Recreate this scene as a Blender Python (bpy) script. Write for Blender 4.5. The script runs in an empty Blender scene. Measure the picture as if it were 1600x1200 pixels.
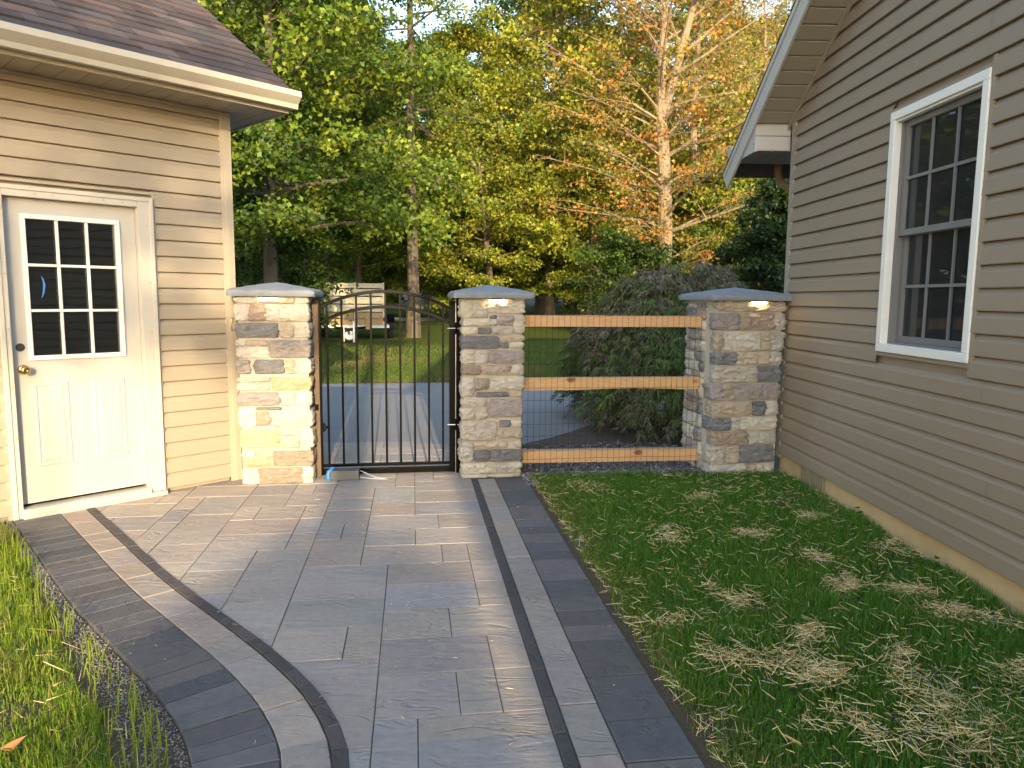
import bpy, math, random
import numpy as np
from mathutils import Vector, Matrix, noise
random.seed(7)
RNG = np.random.default_rng(7)
R = math.radians
scene = bpy.context.scene
col = scene.collection
# ------------------------------------------------------------------ camera
EYE = Vector((0, 0, 1.466)); PITCH, ROLL = R(6.72), R(0.53)
cam_d = bpy.data.cameras.new('camera'); cam = bpy.data.objects.new('camera', cam_d); col.objects.link(cam)
cam_d.sensor_width = 36; cam_d.lens = 36 * 1139.1 / 1600; cam_d.clip_start = 0.05; cam_d.clip_end = 2000
fw = Vector((0, math.cos(PITCH), -math.sin(PITCH))); rt = Vector((1, 0, 0)); up = rt.cross(fw)
rt2 = rt * math.cos(ROLL) + up * math.sin(ROLL); up2 = up * math.cos(ROLL) - rt * math.sin(ROLL)
cam.matrix_world = Matrix(((rt2.x, up2.x, -fw.x, EYE.x), (rt2.y, up2.y, -fw.y, EYE.y), (rt2.z, up2.z, -fw.z, EYE.z), (0, 0, 0, 1)))
scene.camera = cam
# ------------------------------------------------------------------ light
SUN_EL, SUN_AZ = R(14.5), R(170.5)          # azimuth clockwise from +Y: low evening sun behind the viewer
sd = bpy.data.lights.new('sun', 'SUN'); sd.energy = 2.0; sd.angle = R(0.55); sd.color = (1.0, 0.77, 0.46)
sun = bpy.data.objects.new('sun', sd); col.objects.link(sun)
sv = Vector((math.sin(SUN_AZ) * math.cos(SUN_EL), math.cos(SUN_AZ) * math.cos(SUN_EL), math.sin(SUN_EL)))
sun.rotation_euler = sv.to_track_quat('Z', 'Y').to_euler()
w = bpy.data.worlds.new('World'); scene.world = w; w.use_nodes = True
nt = w.node_tree; bg = nt.nodes['Background']; bg.inputs[1].default_value = 0.15
sky = nt.nodes.new('ShaderNodeTexSky'); sky.sky_type = 'NISHITA'; sky.sun_disc = False
sky.sun_elevation = SUN_EL; sky.sun_rotation = SUN_AZ; sky.air_density = 1.0; sky.dust_density = 1.1; sky.ozone_density = .7
nt.links.new(sky.outputs[0], bg.inputs[0])
scene.view_settings.view_transform = 'Standard'; scene.view_settings.look = 'None'
scene.view_settings.gamma = 1; scene.view_settings.exposure = 2.18
scene.render.engine = 'CYCLES'
scene.cycles.max_bounces = 6; scene.cycles.transparent_max_bounces = 12

# ------------------------------------------------------------------ helpers
LOC = {}
def tag(o, label=None, cat=None, group=None, kind=None):
    if label: o['label'] = label
    if cat: o['category'] = cat
    if group: o['group'] = group
    if kind: o['kind'] = kind
    return o
def thing(name, label, cat, loc, group=None):
    o = bpy.data.objects.new(name, None); o.empty_display_size = 0.2; col.objects.link(o); o.location = loc
    LOC[o.name] = Vector(loc); return tag(o, label, cat, group)
def link(me, name, mat, parent=None):
    o = bpy.data.objects.new(name, me); col.objects.link(o)
    if mat: me.materials.append(mat)
    if parent is not None:
        L = LOC[parent.name]; me.transform(Matrix.Translation(-L)); o.parent = parent; LOC[o.name] = L
    else: LOC[o.name] = Vector((0, 0, 0))
    return o
class MB:
    def __init__(s): s.v = []; s.f = []; s.c = []
    def add(s, vs, fs, c=(1, 1, 1)):
        n = len(s.v); s.v += [tuple(p) for p in vs]; s.f += [tuple(i + n for i in f) for f in fs]; s.c += [c] * len(vs)
    def quad(s, a, b, c_, d, c=(1, 1, 1)): s.add([a, b, c_, d], [(0, 1, 2, 3)], c)
    def box(s, o, ax, ay, az, c=(1, 1, 1)):
        """o: corner; ax, ay, az: edge vectors"""
        o, ax, ay, az = map(Vector, (o, ax, ay, az))
        vs = [o, o + ax, o + ax + ay, o + ay, o + az, o + ax + az, o + ax + ay + az, o + ay + az]
        fs = [(0, 3, 2, 1), (4, 5, 6, 7), (0, 1, 5, 4), (1, 2, 6, 5), (2, 3, 7, 6), (3, 0, 4, 7)]
        if ax.cross(ay).dot(az) < 0: fs = [f[::-1] for f in fs]
        s.add(vs, fs, c)
    def tube(s, pts, rad, n=6, c=(1, 1, 1), cap=True):
        pts = [Vector(p) for p in pts]; m = len(pts)
        rs = rad if hasattr(rad, '__len__') else [rad] * m
        base = len(s.v); ref = None
        for i, p in enumerate(pts):
            t = (pts[min(i + 1, m - 1)] - pts[max(i - 1, 0)]).normalized()
            if ref is None: ref = Vector((0, 0, 1)) if abs(t.z) < .9 else Vector((1, 0, 0))
            a = t.cross(ref)
            if a.length < 1e-4: a = t.cross(Vector((0.3, 1, 0.2)))
            a.normalize(); b = a.cross(t); ref = b
            for k in range(n):
                th = 2 * math.pi * k / n
                s.v.append(tuple(p + (a * math.cos(th) + b * math.sin(th)) * rs[i])); s.c.append(c)
        for i in range(m - 1):
            for k in range(n):
                k2 = (k + 1) % n
                s.f.append((base + i * n + k, base + i * n + k2, base + (i + 1) * n + k2, base + (i + 1) * n + k))
        if cap:
            s.f.append(tuple(base + k for k in range(n))[::-1]); s.f.append(tuple(base + (m - 1) * n + k for k in range(n)))
    def build(s, name, mat, parent=None, smooth=False, bevel=0, seg=2):
        me = bpy.data.meshes.new(name); me.from_pydata(s.v, [], s.f)
        at = me.color_attributes.new('col', 'FLOAT_COLOR', 'POINT')
        cc = np.ones((len(s.v), 4), np.float32); cc[:, :3] = np.array(s.c, np.float32).reshape(-1, 3)
        at.data.foreach_set('color', cc.ravel())
        if smooth: me.polygons.foreach_set('use_smooth', [True] * len(me.polygons))
        me.update(); o = link(me, name, mat, parent)
        if bevel:
            m = o.modifiers.new('bevel', 'BEVEL'); m.width = bevel; m.segments = seg; m.limit_method = 'ANGLE'; m.angle_limit = R(40)
        return o
def mesh_np(name, V, T, C, mat, parent=None, smooth=False):
    V = np.asarray(V, np.float32); T = np.asarray(T, np.int32)
    me = bpy.data.meshes.new(name); me.vertices.add(len(V)); me.vertices.foreach_set('co', V.ravel())
    k = T.shape[1]; me.loops.add(T.size); me.loops.foreach_set('vertex_index', T.ravel())
    me.polygons.add(len(T)); me.polygons.foreach_set('loop_start', np.arange(0, T.size, k, dtype=np.int32))
    me.polygons.foreach_set('loop_total', np.full(len(T), k, np.int32))
    if smooth: me.polygons.foreach_set('use_smooth', np.ones(len(T), bool))
    at = me.color_attributes.new('col', 'FLOAT_COLOR', 'POINT')
    cc = np.ones((len(V), 4), np.float32); cc[:, :3] = C; at.data.foreach_set('color', cc.ravel())
    me.update(calc_edges=True); me.validate()
    return link(me, name, mat, parent)

# ------------------------------------------------------------------ materials
def N(nt, t, **kw):
    n = nt.nodes.new(t)
    for k, v in kw.items(): setattr(n, k, v)
    return n
def mat(name, base=(.5, .5, .5), rough=.6, metal=0, attr=False, spec=.5, var=None, bump=None, spots=None, emit=None, coat=0, var2=None, crease=None):
    """var=(scale, amount, tint, stretch); bump=(scale, strength, distance, stretch); spots=(scale, threshold, colour)"""
    m = bpy.data.materials.new(name); m.use_nodes = True; nt = m.node_tree; b = nt.nodes['Principled BSDF']; L = nt.links.new
    b.inputs['Roughness'].default_value = rough; b.inputs['Metallic'].default_value = metal
    b.inputs['Specular IOR Level'].default_value = spec; b.inputs['Coat Weight'].default_value = coat
    tc = N(nt, 'ShaderNodeTexCoord')
    def mapped(stretch):
        mp = N(nt, 'ShaderNodeMapping'); mp.inputs['Scale'].default_value = stretch; L(tc.outputs['Object'], mp.inputs[0]); return mp.outputs[0]
    if attr:
        a = N(nt, 'ShaderNodeAttribute', attribute_name='col')
        mx = N(nt, 'ShaderNodeMix', data_type='RGBA', blend_type='MULTIPLY'); mx.inputs[0].default_value = 1
        L(a.outputs['Color'], mx.inputs[6]); mx.inputs[7].default_value = (*base, 1); cur = mx.outputs[2]
    else:
        rgb = N(nt, 'ShaderNodeRGB'); rgb.outputs[0].default_value = (*base, 1); cur = rgb.outputs[0]
    for vv in (var, var2):
        if not vv: continue
        sc, amt, tint = vv[:3]; st = vv[3] if len(vv) > 3 else (1, 1, 1)
        n = N(nt, 'ShaderNodeTexNoise'); n.inputs['Scale'].default_value = sc; n.inputs['Detail'].default_value = 7; n.inputs['Roughness'].default_value = .62
        L(mapped(st), n.inputs['Vector'])
        r = N(nt, 'ShaderNodeValToRGB'); r.color_ramp.elements[0].position = .36; r.color_ramp.elements[1].position = .66
        L(n.outputs[0], r.inputs[0])
        mm = N(nt, 'ShaderNodeMath', operation='MULTIPLY'); L(r.outputs[0], mm.inputs[0]); mm.inputs[1].default_value = amt
        mx = N(nt, 'ShaderNodeMix', data_type='RGBA', blend_type='MULTIPLY'); L(mm.outputs[0], mx.inputs[0]); L(cur, mx.inputs[6]); mx.inputs[7].default_value = (*tint, 1); cur = mx.outputs[2]
    if spots:
        sc, th, sc_col = spots[:3]; st = spots[3] if len(spots) > 3 else (1, 1, 1)
        v = N(nt, 'ShaderNodeTexVoronoi'); v.inputs['Scale'].default_value = sc; L(mapped(st), v.inputs['Vector'])
        r = N(nt, 'ShaderNodeMapRange'); L(v.outputs['Distance'], r.inputs[0]); r.inputs[1].default_value = th * .5; r.inputs[2].default_value = th; r.inputs[3].default_value = 1; r.inputs[4].default_value = 0
        mx = N(nt, 'ShaderNodeMix', data_type='RGBA'); L(r.outputs[0], mx.inputs[0]); L(cur, mx.inputs[6]); mx.inputs[7].default_value = (*sc_col, 1); cur = mx.outputs[2]
    L(cur, b.inputs['Base Color'])
    if bump:
        prev = None
        for bb in (bump if isinstance(bump, list) else [bump]):
            sc, strg, dist = bb[:3]; st = bb[3] if len(bb) > 3 else (1, 1, 1)
            n = N(nt, 'ShaderNodeTexNoise'); n.inputs['Scale'].default_value = sc; n.inputs['Detail'].default_value = 8; n.inputs['Roughness'].default_value = .6
            if len(bb) > 4: n.inputs['Distortion'].default_value = bb[4]
            L(mapped(st), n.inputs['Vector'])
            bu = N(nt, 'ShaderNodeBump'); bu.inputs['Strength'].default_value = strg; bu.inputs['Distance'].default_value = dist
            L(n.outputs[0], bu.inputs['Height'])
            if prev: L(prev, bu.inputs['Normal'])
            prev = bu.outputs[0]
        L(prev, b.inputs['Normal'])
    if crease:          # sparse wavy cleft lines, as in riven stone: (scale, width, depth, stretch)
        sc, wd, dep, st = crease
        n = N(nt, 'ShaderNodeTexNoise'); n.inputs['Scale'].default_value = sc; n.inputs['Detail'].default_value = 4; n.inputs['Distortion'].default_value = 1.2; L(mapped(st), n.inputs['Vector'])
        s1 = N(nt, 'ShaderNodeMath', operation='SUBTRACT'); L(n.outputs[0], s1.inputs[0]); s1.inputs[1].default_value = .5
        s2 = N(nt, 'ShaderNodeMath', operation='ABSOLUTE'); L(s1.outputs[0], s2.inputs[0])
        s3 = N(nt, 'ShaderNodeMapRange'); L(s2.outputs[0], s3.inputs[0]); s3.inputs[1].default_value = 0; s3.inputs[2].default_value = wd; s3.interpolation_type = 'SMOOTHSTEP'
        n2 = N(nt, 'ShaderNodeTexNoise'); n2.inputs['Scale'].default_value = sc * .8; L(tc.outputs['Object'], n2.inputs['Vector'])
        s4 = N(nt, 'ShaderNodeMapRange'); L(n2.outputs[0], s4.inputs[0]); s4.inputs[1].default_value = .47; s4.inputs[2].default_value = .6
        s5 = N(nt, 'ShaderNodeMath', operation='MAXIMUM'); L(s3.outputs[0], s5.inputs[0]); s6 = N(nt, 'ShaderNodeMath', operation='SUBTRACT'); s6.inputs[0].default_value = 1; L(s4.outputs[0], s6.inputs[1]); L(s6.outputs[0], s5.inputs[1])
        s7 = N(nt, 'ShaderNodeMath', operation='MULTIPLY_ADD'); L(n.outputs[0], s7.inputs[0]); s7.inputs[1].default_value = 2.2; L(s5.outputs[0], s7.inputs[2])
        bu = N(nt, 'ShaderNodeBump'); bu.inputs['Strength'].default_value = 1; bu.inputs['Distance'].default_value = dep; L(s7.outputs[0], bu.inputs['Height'])
        old = b.inputs['Normal'].links
        if old: L(old[0].from_socket, bu.inputs['Normal'])
        L(bu.outputs[0], b.inputs['Normal'])
    if emit: b.inputs['Emission Color'].default_value = (*emit[0], 1); b.inputs['Emission Strength'].default_value = emit[1]
    return m
def leafmat(name, trans=.3, rough=.5, spec=.3, tint=(1, 1, 1)):
    m = bpy.data.materials.new(name); m.use_nodes = True; nt = m.node_tree; b = nt.nodes['Principled BSDF']; L = nt.links.new
    a = N(nt, 'ShaderNodeAttribute', attribute_name='col')
    mt = N(nt, 'ShaderNodeMix', data_type='RGBA', blend_type='MULTIPLY'); mt.inputs[0].default_value = 1; L(a.outputs['Color'], mt.inputs[6]); mt.inputs[7].default_value = (*tint, 1)
    L(mt.outputs[2], b.inputs['Base Color']); b.inputs['Roughness'].default_value = rough; b.inputs['Specular IOR Level'].default_value = spec
    t = N(nt, 'ShaderNodeBsdfTranslucent'); g = N(nt, 'ShaderNodeMix', data_type='RGBA', blend_type='MULTIPLY'); g.inputs[0].default_value = 1
    L(mt.outputs[2], g.inputs[6]); g.inputs[7].default_value = (1.25, 1.35, .7, 1); L(g.outputs[2], t.inputs[0])
    ms = N(nt, 'ShaderNodeMixShader'); ms.inputs[0].default_value = trans
    L(b.outputs[0], ms.inputs[1]); L(t.outputs[0], ms.inputs[2]); L(ms.outputs[0], nt.nodes['Material Output'].inputs[0]); return m
def glassmat(name, tint, diff=0.0, ior=1.5):
    m = bpy.data.materials.new(name); m.use_nodes = True; nt = m.node_tree; L = nt.links.new; nt.nodes.remove(nt.nodes['Principled BSDF'])
    tr = N(nt, 'ShaderNodeBsdfTransparent'); tr.inputs[0].default_value = (*tint, 1)
    gl = N(nt, 'ShaderNodeBsdfGlossy'); gl.inputs['Roughness'].default_value = .02; gl.inputs['Color'].default_value = (.9, .95, 1, 1)
    fr = N(nt, 'ShaderNodeFresnel'); fr.inputs[0].default_value = ior
    n = N(nt, 'ShaderNodeTexNoise'); n.inputs['Scale'].default_value = 3; bu = N(nt, 'ShaderNodeBump'); bu.inputs['Strength'].default_value = .05; bu.inputs['Distance'].default_value = .02
    tc = N(nt, 'ShaderNodeTexCoord'); L(tc.outputs['Object'], n.inputs['Vector']); L(n.outputs[0], bu.inputs['Height']); L(bu.outputs[0], gl.inputs['Normal'])
    df = N(nt, 'ShaderNodeBsdfDiffuse'); df.inputs[0].default_value = (.25, .25, .25, 1)
    m1 = N(nt, 'ShaderNodeMixShader'); m1.inputs[0].default_value = diff; L(tr.outputs[0], m1.inputs[1]); L(df.outputs[0], m1.inputs[2])
    m2 = N(nt, 'ShaderNodeMixShader'); L(fr.outputs[0], m2.inputs[0]); L(m1.outputs[0], m2.inputs[1]); L(gl.outputs[0], m2.inputs[2])
    L(m2.outputs[0], nt.nodes['Material Output'].inputs[0]); return m

M = {}
M['siding_tan'] = mat('cream_vinyl', (.34, .290, .222), .45, var=(1.2, .18, (.85, .85, .86)), bump=[(2.4, .35, .012, (1, 1, .5)), (300, .06, .0006, (1, 1, 5))], var2=(9, .10, (.9, .9, .9)))
M['trim_tan'] = mat('cream_trim', (.39, .34, .262), .42, var=(5, .12, (.85, .85, .85)))
M['soffit_tan'] = mat('cream_soffit', (.35, .30, .225), .5, var=(4, .1, (.85, .85, .85)))
M['gutter_tan'] = mat('painted_gutter', (.45, .415, .345), .35, var=(6, .2, (.82, .8, .76)), spec=.5)
M['siding_brown'] = mat('taupe_vinyl', (.275, .220, .162), .5, var=(1.5, .16, (.88, .86, .84)), bump=[(2.4, .35, .012, (1, 1, .5)), (240, .10, .0008, (1, 1, 6))], var2=(6, .2, (.88, .9, .88), (1, 1, .3)))
M['trim_grey'] = mat('taupe_trim', (.31, .275, .225), .45, var=(5, .12, (.85, .85, .85)))
M['fascia_grey'] = mat('grey_white_fascia', (.47, .46, .44), .4, var=(3, .2, (.8, .8, .8)))
M['soffit_taupe'] = mat('taupe_soffit', (.30, .27, .22), .5)
M['white_frame'] = mat('white_vinyl', (.80, .79, .74), .35, var=(8, .12, (.85, .83, .78)))
M['door_white'] = mat('white_door_paint', (.48, .465, .425), .38, var=(3, .10, (.9, .88, .86)), bump=(70, .06, .001, (1, 1, .2)))
M['wood_trim'] = mat('primed_trim', (.52, .495, .435), .45, var=(6, .15, (.9, .82, .7)), bump=(30, .06, .001, (1, 1, .1)))
M['nail'] = mat('filled_nail', (.55, .38, .18), .7)
M['brass'] = mat('brass', (.65, .44, .14), .25, 1)
M['dark_hole'] = mat('lock_bore', (.03, .035, .025), .6)
M['glass'] = glassmat('window_glass', (.8, .84, .84), .015, 1.75)
M['glass_screen'] = glassmat('screened_glass', (.66, .68, .67), .10, 1.32)
M['sash'] = mat('screened_sash', (.17, .165, .16), .6)
M['curtain'] = mat('curtain', (.30, .32, .29), .9, var=(8, .4, (.6, .65, .6), (4, 4, .3)))
M['dark_room'] = mat('dark_room', (.05, .05, .05), .9)
M['blue_tape'] = mat('blue_tape', (.06, .22, .55), .5)
M['concrete'] = mat('tan_foundation', (.55, .40, .21), .85, var=(4, .4, (.72, .7, .66)), bump=(45, .4, .004), var2=(14, .25, (.75, .7, .65)))
M['vent'] = mat('ribbed_vent', (.24, .2, .13), .6)
M['shingle'] = mat('asphalt_shingle', (1, 1, 1), .92, attr=True, var=(130, .6, (.5, .5, .52)), bump=(200, .7, .004), spec=.2, var2=(2.5, .2, (.8, .8, .85)))
M['mortar'] = mat('mortar', (.45, .42, .345), .9, var=(20, .3, (.8, .78, .75)), bump=(120, .5, .003))
M['stone'] = mat('veneer_stone', (1, 1, 1), .88, attr=True, var=(14, .5, (.70, .67, .64)), bump=[(38, 1.0, .018, (1, 1, 1.6), .9), (170, .8, .004)], var2=(34, .38, (1.0, .88, .74)), spec=.3)
M['cap'] = mat('bluestone_cap', (.215, .235, .265), .8, var=(12, .4, (.7, .7, .72)), bump=[(26, .5, .006), (150, .4, .002)], spots=(95, .2, (.32, .33, .34)))
M['black_metal'] = mat('black_powdercoat', (.003, .003, .003), .3, spec=.08, bump=(60, .05, .001))
M['bright_steel'] = mat('bright_steel', (.6, .58, .55), .3, 1)
M['lamp_lens'] = mat('lit_lens', (1, .9, .6), .5, emit=((1.0, .70, .30), 13))
M['post_wood'] = mat('weathered_post', (.16, .115, .075), .8, var=(9, .5, (.6, .55, .5), (6, 6, .6)), bump=(30, .4, .004, (4, 4, .3)))
M['rail_wood'] = mat('pine_rail', (.60, .385, .20), .6, var=(9, .7, (.84, .66, .48), (.5, 6, 12)), spots=(3.4, .17, (.24, .075, .025), (1, 1.4, 1.6)), bump=(40, .2, .002, (.3, 4, 4)))
M['wire'] = mat('galvanised_wire', (.03, .03, .03), .5, .5)
M['paver'] = mat('wet_cast_paver', (1, 1, 1), .8, attr=True, var=(2.6, .6, (.76, .80, .88)), bump=[(55, .5, .004), (240, .4, .0015)], crease=(5.0, .05, .0034, (.6, 2.0, 1)), var2=(26, .42, (.70, .66, .62)), spots=(21, .05, (.50, .47, .42)), spec=.14)
M['paver_dark'] = mat('charcoal_paver', (1, 1, 1), .8, attr=True, var=(9, .45, (.72, .74, .8)), bump=[(14, .45, .010), (120, .6, .004)], spots=(24, .07, (.27, .25, .23)), spec=.1, crease=(6, .05, .003, (1, 1, 1)), var2=(28, .35, (.7, .68, .66)))
M['joint'] = mat('joint_sand', (.10, .09, .078), .95, bump=(200, .5, .003))
M['asphalt'] = mat('worn_asphalt', (.27, .265, .26), .85, var=(1.3, .35, (.72, .76, .82)), bump=(160, .8, .006), var2=(90, .45, (.62, .62, .64)), spots=(38, .16, (.46, .46, .45)), spec=.3)
M['road'] = mat('far_road', (.28, .28, .28), .9, var=(2, .3, (.8, .8, .8)))
M['soil'] = mat('bare_soil', (.115, .085, .055), .95, var=(6, .5, (.6, .6, .6)), bump=(50, .9, .02), var2=(60, .4, (1.0, .85, .6)))
M['lawn'] = mat('mown_lawn', (.085, .135, .028), .95, var=(.55, .7, (1.35, .85, .75)), var2=(26, .65, (.5, .55, .4)), bump=(90, 1, .03), spec=.1)
M['mulch'] = mat('mulch', (.12, .085, .065), .95, var=(18, .5, (.5, .5, .5)), bump=(60, 1, .02))
M['gravel'] = mat('crushed_stone', (1, 1, 1), .85, attr=True, bump=(120, .4, .002))
M['grass'] = leafmat('grass_blade', .35, .5, .25)
M['straw'] = mat('straw', (1, 1, 1), .6, attr=True, spec=.35)
M['leaf'] = leafmat('leaf', .28, .5, .35)
M['lace'] = leafmat('lace_leaf', .15, .6, .25)
M['bark'] = mat('bark', (.12, .095, .07), .9, var=(5, .5, (.6, .58, .55), (3, 3, .7)), bump=(14, .9, .03, (3, 3, .6)))
M['bark_light'] = mat('pale_bark', (.25, .19, .125), .9, var=(5, .5, (.62, .6, .55), (3, 3, .7)), bump=(14, .9, .03, (3, 3, .6)))
M['cream_board'] = mat('cream_boards', (.62, .55, .40), .7, var=(5, .3, (.8, .78, .7), (1, 1, 6)), bump=(20, .3, .003, (1, 1, 6)))
M['brown_board'] = mat('brown_boards', (.42, .29, .15), .75, var=(5, .4, (.7, .6, .5), (1, 1, 6)))
M['steel_white'] = mat('pale_steel', (.55, .58, .60), .5)
M['rubber'] = mat('rubber', (.02, .02, .02), .8)
M['box_grey'] = mat('grey_carton', (.12, .125, .12), .7, var=(20, .3, (.7, .7, .7)))
M['plastic'] = mat('clear_strap', (.55, .62, .72), .2, spec=.8)
M['dead_leaf'] = mat('dead_leaf', (.38, .17, .06), .8)
M['weed'] = leafmat('weed_leaf', .3, .4, .4)

# ------------------------------------------------------------------ frames of reference (metres)
def V2(a, z=0.0): return Vector((a[0], a[1], z))
def lerp(a, b, t): return a + (b - a) * t
G0 = Vector((-2.18, 5.75, 0)); GD = Vector((math.sin(R(43.14)), math.cos(R(43.14)), 0)); GN = Vector((GD.y, -GD.x, 0))   # garage wall: corner, away, outward
def gp(s, out, z): return G0 + GD * s + GN * out + Vector((0, 0, z))
H0 = Vector((2.31, 6.21, 0)); HD = Vector((math.sin(R(-1.4)), math.cos(R(-1.4)), 0)); HN = Vector((-HD.y, HD.x, 0))
def hp(s, out, z): return H0 + HD * s + HN * out + Vector((0, 0, z))
F0 = Vector((-1.84, 5.595, 0)); FD = Vector((math.cos(R(8.9)), math.sin(R(8.9)), 0)); FN = Vector((-FD.y, FD.x, 0))      # fence: along, away from viewer
def fp(t, back, z): return F0 + FD * t + FN * back + Vector((0, 0, z))

def ground_z(x, y):
    return 0.02 * max(0.0, y - 14.0) + (0.02 * max(0.0, y - 60))

# ------------------------------------------------------------------ setting: ground, lawns, driveway
def sheet(name, poly_rows, matr, z_off, kind='structure', label=None):
    pass
def grid_ground():
    mb = MB(); xs = [-400, -150, -60, -30, -20, -12, -6, 0, 6, 12, 20, 30, 60, 150, 400]; ys = [-120, -40, 0, 12.0, 14, 18, 24, 32, 42, 55, 60, 75, 100, 200, 500]
    idx = {}
    for j, y in enumerate(ys):
        for i, x in enumerate(xs):
            idx[i, j] = len(mb.v); mb.v.append((x, y, ground_z(x, y) - .05)); mb.c.append((1, 1, 1))
    for j in range(len(ys) - 1):
        for i in range(len(xs) - 1): mb.f.append((idx[i, j], idx[i + 1, j], idx[i + 1, j + 1], idx[i, j + 1]))
    return mb
tag(grid_ground().build('ground', M['soil']), kind='structure')
def poly_sheet(name, pts, z, matr):
    mb = MB(); mb.add([(p[0], p[1], z) for p in pts], [tuple(range(len(pts)))]); return tag(mb.build(name, matr), kind='structure')
# far lawn, one sheet following the rise
def far_lawn():
    mb = MB(); xs = np.linspace(-60, 60, 25); base = lambda x: 12.85 + .155 * (x + .8)
    rows = [0, 1.2, 4, 8, 14, 22, 32, 46]
    idx = {}
    for j, dy in enumerate(rows):
        for i, x in enumerate(xs):
            y = min(max(base(x), 8), 20) + dy + (0.06 * math.sin(x * 3.1) if j == 0 else 0)
            idx[i, j] = len(mb.v); mb.v.append((x, y, ground_z(x, y) - .012)); mb.c.append((1, 1, 1))
    for j in range(len(rows) - 1):
        for i in range(len(xs) - 1): mb.f.append((idx[i, j], idx[i + 1, j], idx[i + 1, j + 1], idx[i, j + 1]))
    return mb
tag(far_lawn().build('lawn', M['lawn']), kind='structure')
# driveway between fence and lawn
a = F0 + FN * 1.42
poly_sheet('driveway', [a + FD * -40, a + FD * 40, a + FD * 40 + FN * 5.75, a + FD * -40 + FN * 5.75], -.022, M['asphalt'])
mb = MB()
for x0 in range(-60, 60, 6):
    q = [(x0, 33.2), (x0 + 6, 33.2), (x0 + 6, 36.4), (x0, 36.4)]
    mb.add([(x, y + .02 * x, ground_z(x, y + .02 * x) + .012) for x, y in q], [(0, 1, 2, 3)])
tag(mb.build('far_road', M['road']), kind='structure')
BED = [(.05, 5.75), (2.9, 6.2), (6, 6.8), (6, 10.6), (3.4, 10.2), (2.0, 9.75), (1.2, 9.0), (.75, 8.2), (.42, 7.7), (.12, 7.35)]
poly_sheet('planting_bed', BED, -.016, M['mulch'])

# ------------------------------------------------------------------ paved path
def catmull(P, n=14):
    P = [Vector((p[0], p[1], 0)) for p in P]; P = [P[0] * 2 - P[1]] + P + [P[-1] * 2 - P[-2]]; out = []
    for i in range(1, len(P) - 2):
        for k in range(n):
            t = k / n; a, b, c, d = P[i - 1:i + 3]
            out.append(.5 * ((2 * b) + (c - a) * t + (2 * a - 5 * b + 4 * c - d) * t * t + (3 * b - a - 3 * c + d) * t ** 3))
    out.append(P[-2]); return out
INNER = catmull([(-3.35, 5.45), (-3.0, 5.05), (-2.32, 4.29), (-1.77, 3.68), (-1.32, 3.23), (-1.01, 2.92), (-.78, 2.66), (-.62, 2.43), (-.52, 2.22), (-.46, 1.95), (-.46, 1.5), (-.6, 1.0), (-.9, .4), (-1.3, -.3)])
class Curve:
    def __init__(s, pts):
        s.p = pts; s.d = [0]
        for a, b in zip(pts, pts[1:]): s.d.append(s.d[-1] + (b - a).length)
        s.L = s.d[-1]
    def at(s, d, off=0):
        d = min(max(d, 0), s.L - 1e-4); i = int(np.searchsorted(s.d, d, side='right')) - 1; i = min(i, len(s.p) - 2)
        t = (d - s.d[i]) / (s.d[i + 1] - s.d[i]); p = s.p[i].lerp(s.p[i + 1], t)
        T = (s.p[min(i + 2, len(s.p) - 1)] - s.p[max(i - 1, 0)]).normalized()
        return p + Vector((T.y, -T.x, 0)) * off            # off > 0: to the outer (grass) side of the left curve
CL = Curve(INNER)
PE2 = Vector((-.1356, .9908, 0)); PE1 = Vector((.9908, .1356, 0)); PO = Vector((.122, 5.83, 0))
def pw(x, y): return PO + PE1 * x + PE2 * y
def paver(mb, poly, z, c, gap=.0018, bev=.0022):
    n = len(poly); cen = sum(poly, Vector()) / n
    if n < 3: return
    def inset(d):
        out = []
        for i in range(n):
            a, b, c_ = poly[i - 1], poly[i], poly[(i + 1) % n]
            e1 = (b - a).normalized(); e2 = (c_ - b).normalized(); n1 = Vector((-e1.y, e1.x, 0)); n2 = Vector((-e2.y, e2.x, 0))
            bis = n1 + n2
            if bis.length < 1e-3: bis = n1
            bis.normalize(); k = d / max(.35, bis.dot(n1)); out.append(b + bis * k)
        return out
    dz = random.uniform(-.0015, .0015); tx, ty = random.uniform(-.004, .004), random.uniform(-.004, .004)
    A = inset(gap); B = inset(gap + bev)
    A = [Vector((p.x, p.y, z - .028)) for p in A] + [Vector((p.x, p.y, z - bev + dz)) for p in A] + [Vector((p.x, p.y, z + dz + tx * (p.x - cen.x) + ty * (p.y - cen.y))) for p in B]
    fs = []
    for i in range(n):
        j = (i + 1) % n; fs += [(i, j, n + j, n + i), (n + i, n + j, 2 * n + j, 2 * n + i)]
    fs.append(tuple(range(2 * n, 3 * n))); mb.add(A, fs, c)
def clip(poly, p0, nrm):
    out = []
    for i in range(len(poly)):
        a, b = poly[i], poly[(i + 1) % len(poly)]; da, db = (a - p0).dot(nrm), (b - p0).dot(nrm)
        if da >= 0: out.append(a)
        if (da > 0) != (db > 0): out.append(a.lerp(b, da / (da - db)))
    res = []
    for p in out:
        if not res or (p - res[-1]).length > .004: res.append(p)
    if len(res) > 2 and (res[0] - res[-1]).length < .004: res.pop()
    return res
def vary(c, a): k = random.uniform(1 - a, 1 + a); return tuple(x * k * random.uniform(.985, 1.015) for x in c)
FIELD_COLS = [(.300, .276, .258), (.272, .262, .258), (.305, .270, .246), (.285, .262, .252), (.262, .258, .262), (.318, .288, .262), (.268, .252, .246)]
U = .1515
gw_, gh_ = 40, 54; gx0, gy0 = -.447 - 34 * U, -5.15; occ = np.zeros((gw_, gh_), bool)
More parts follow.
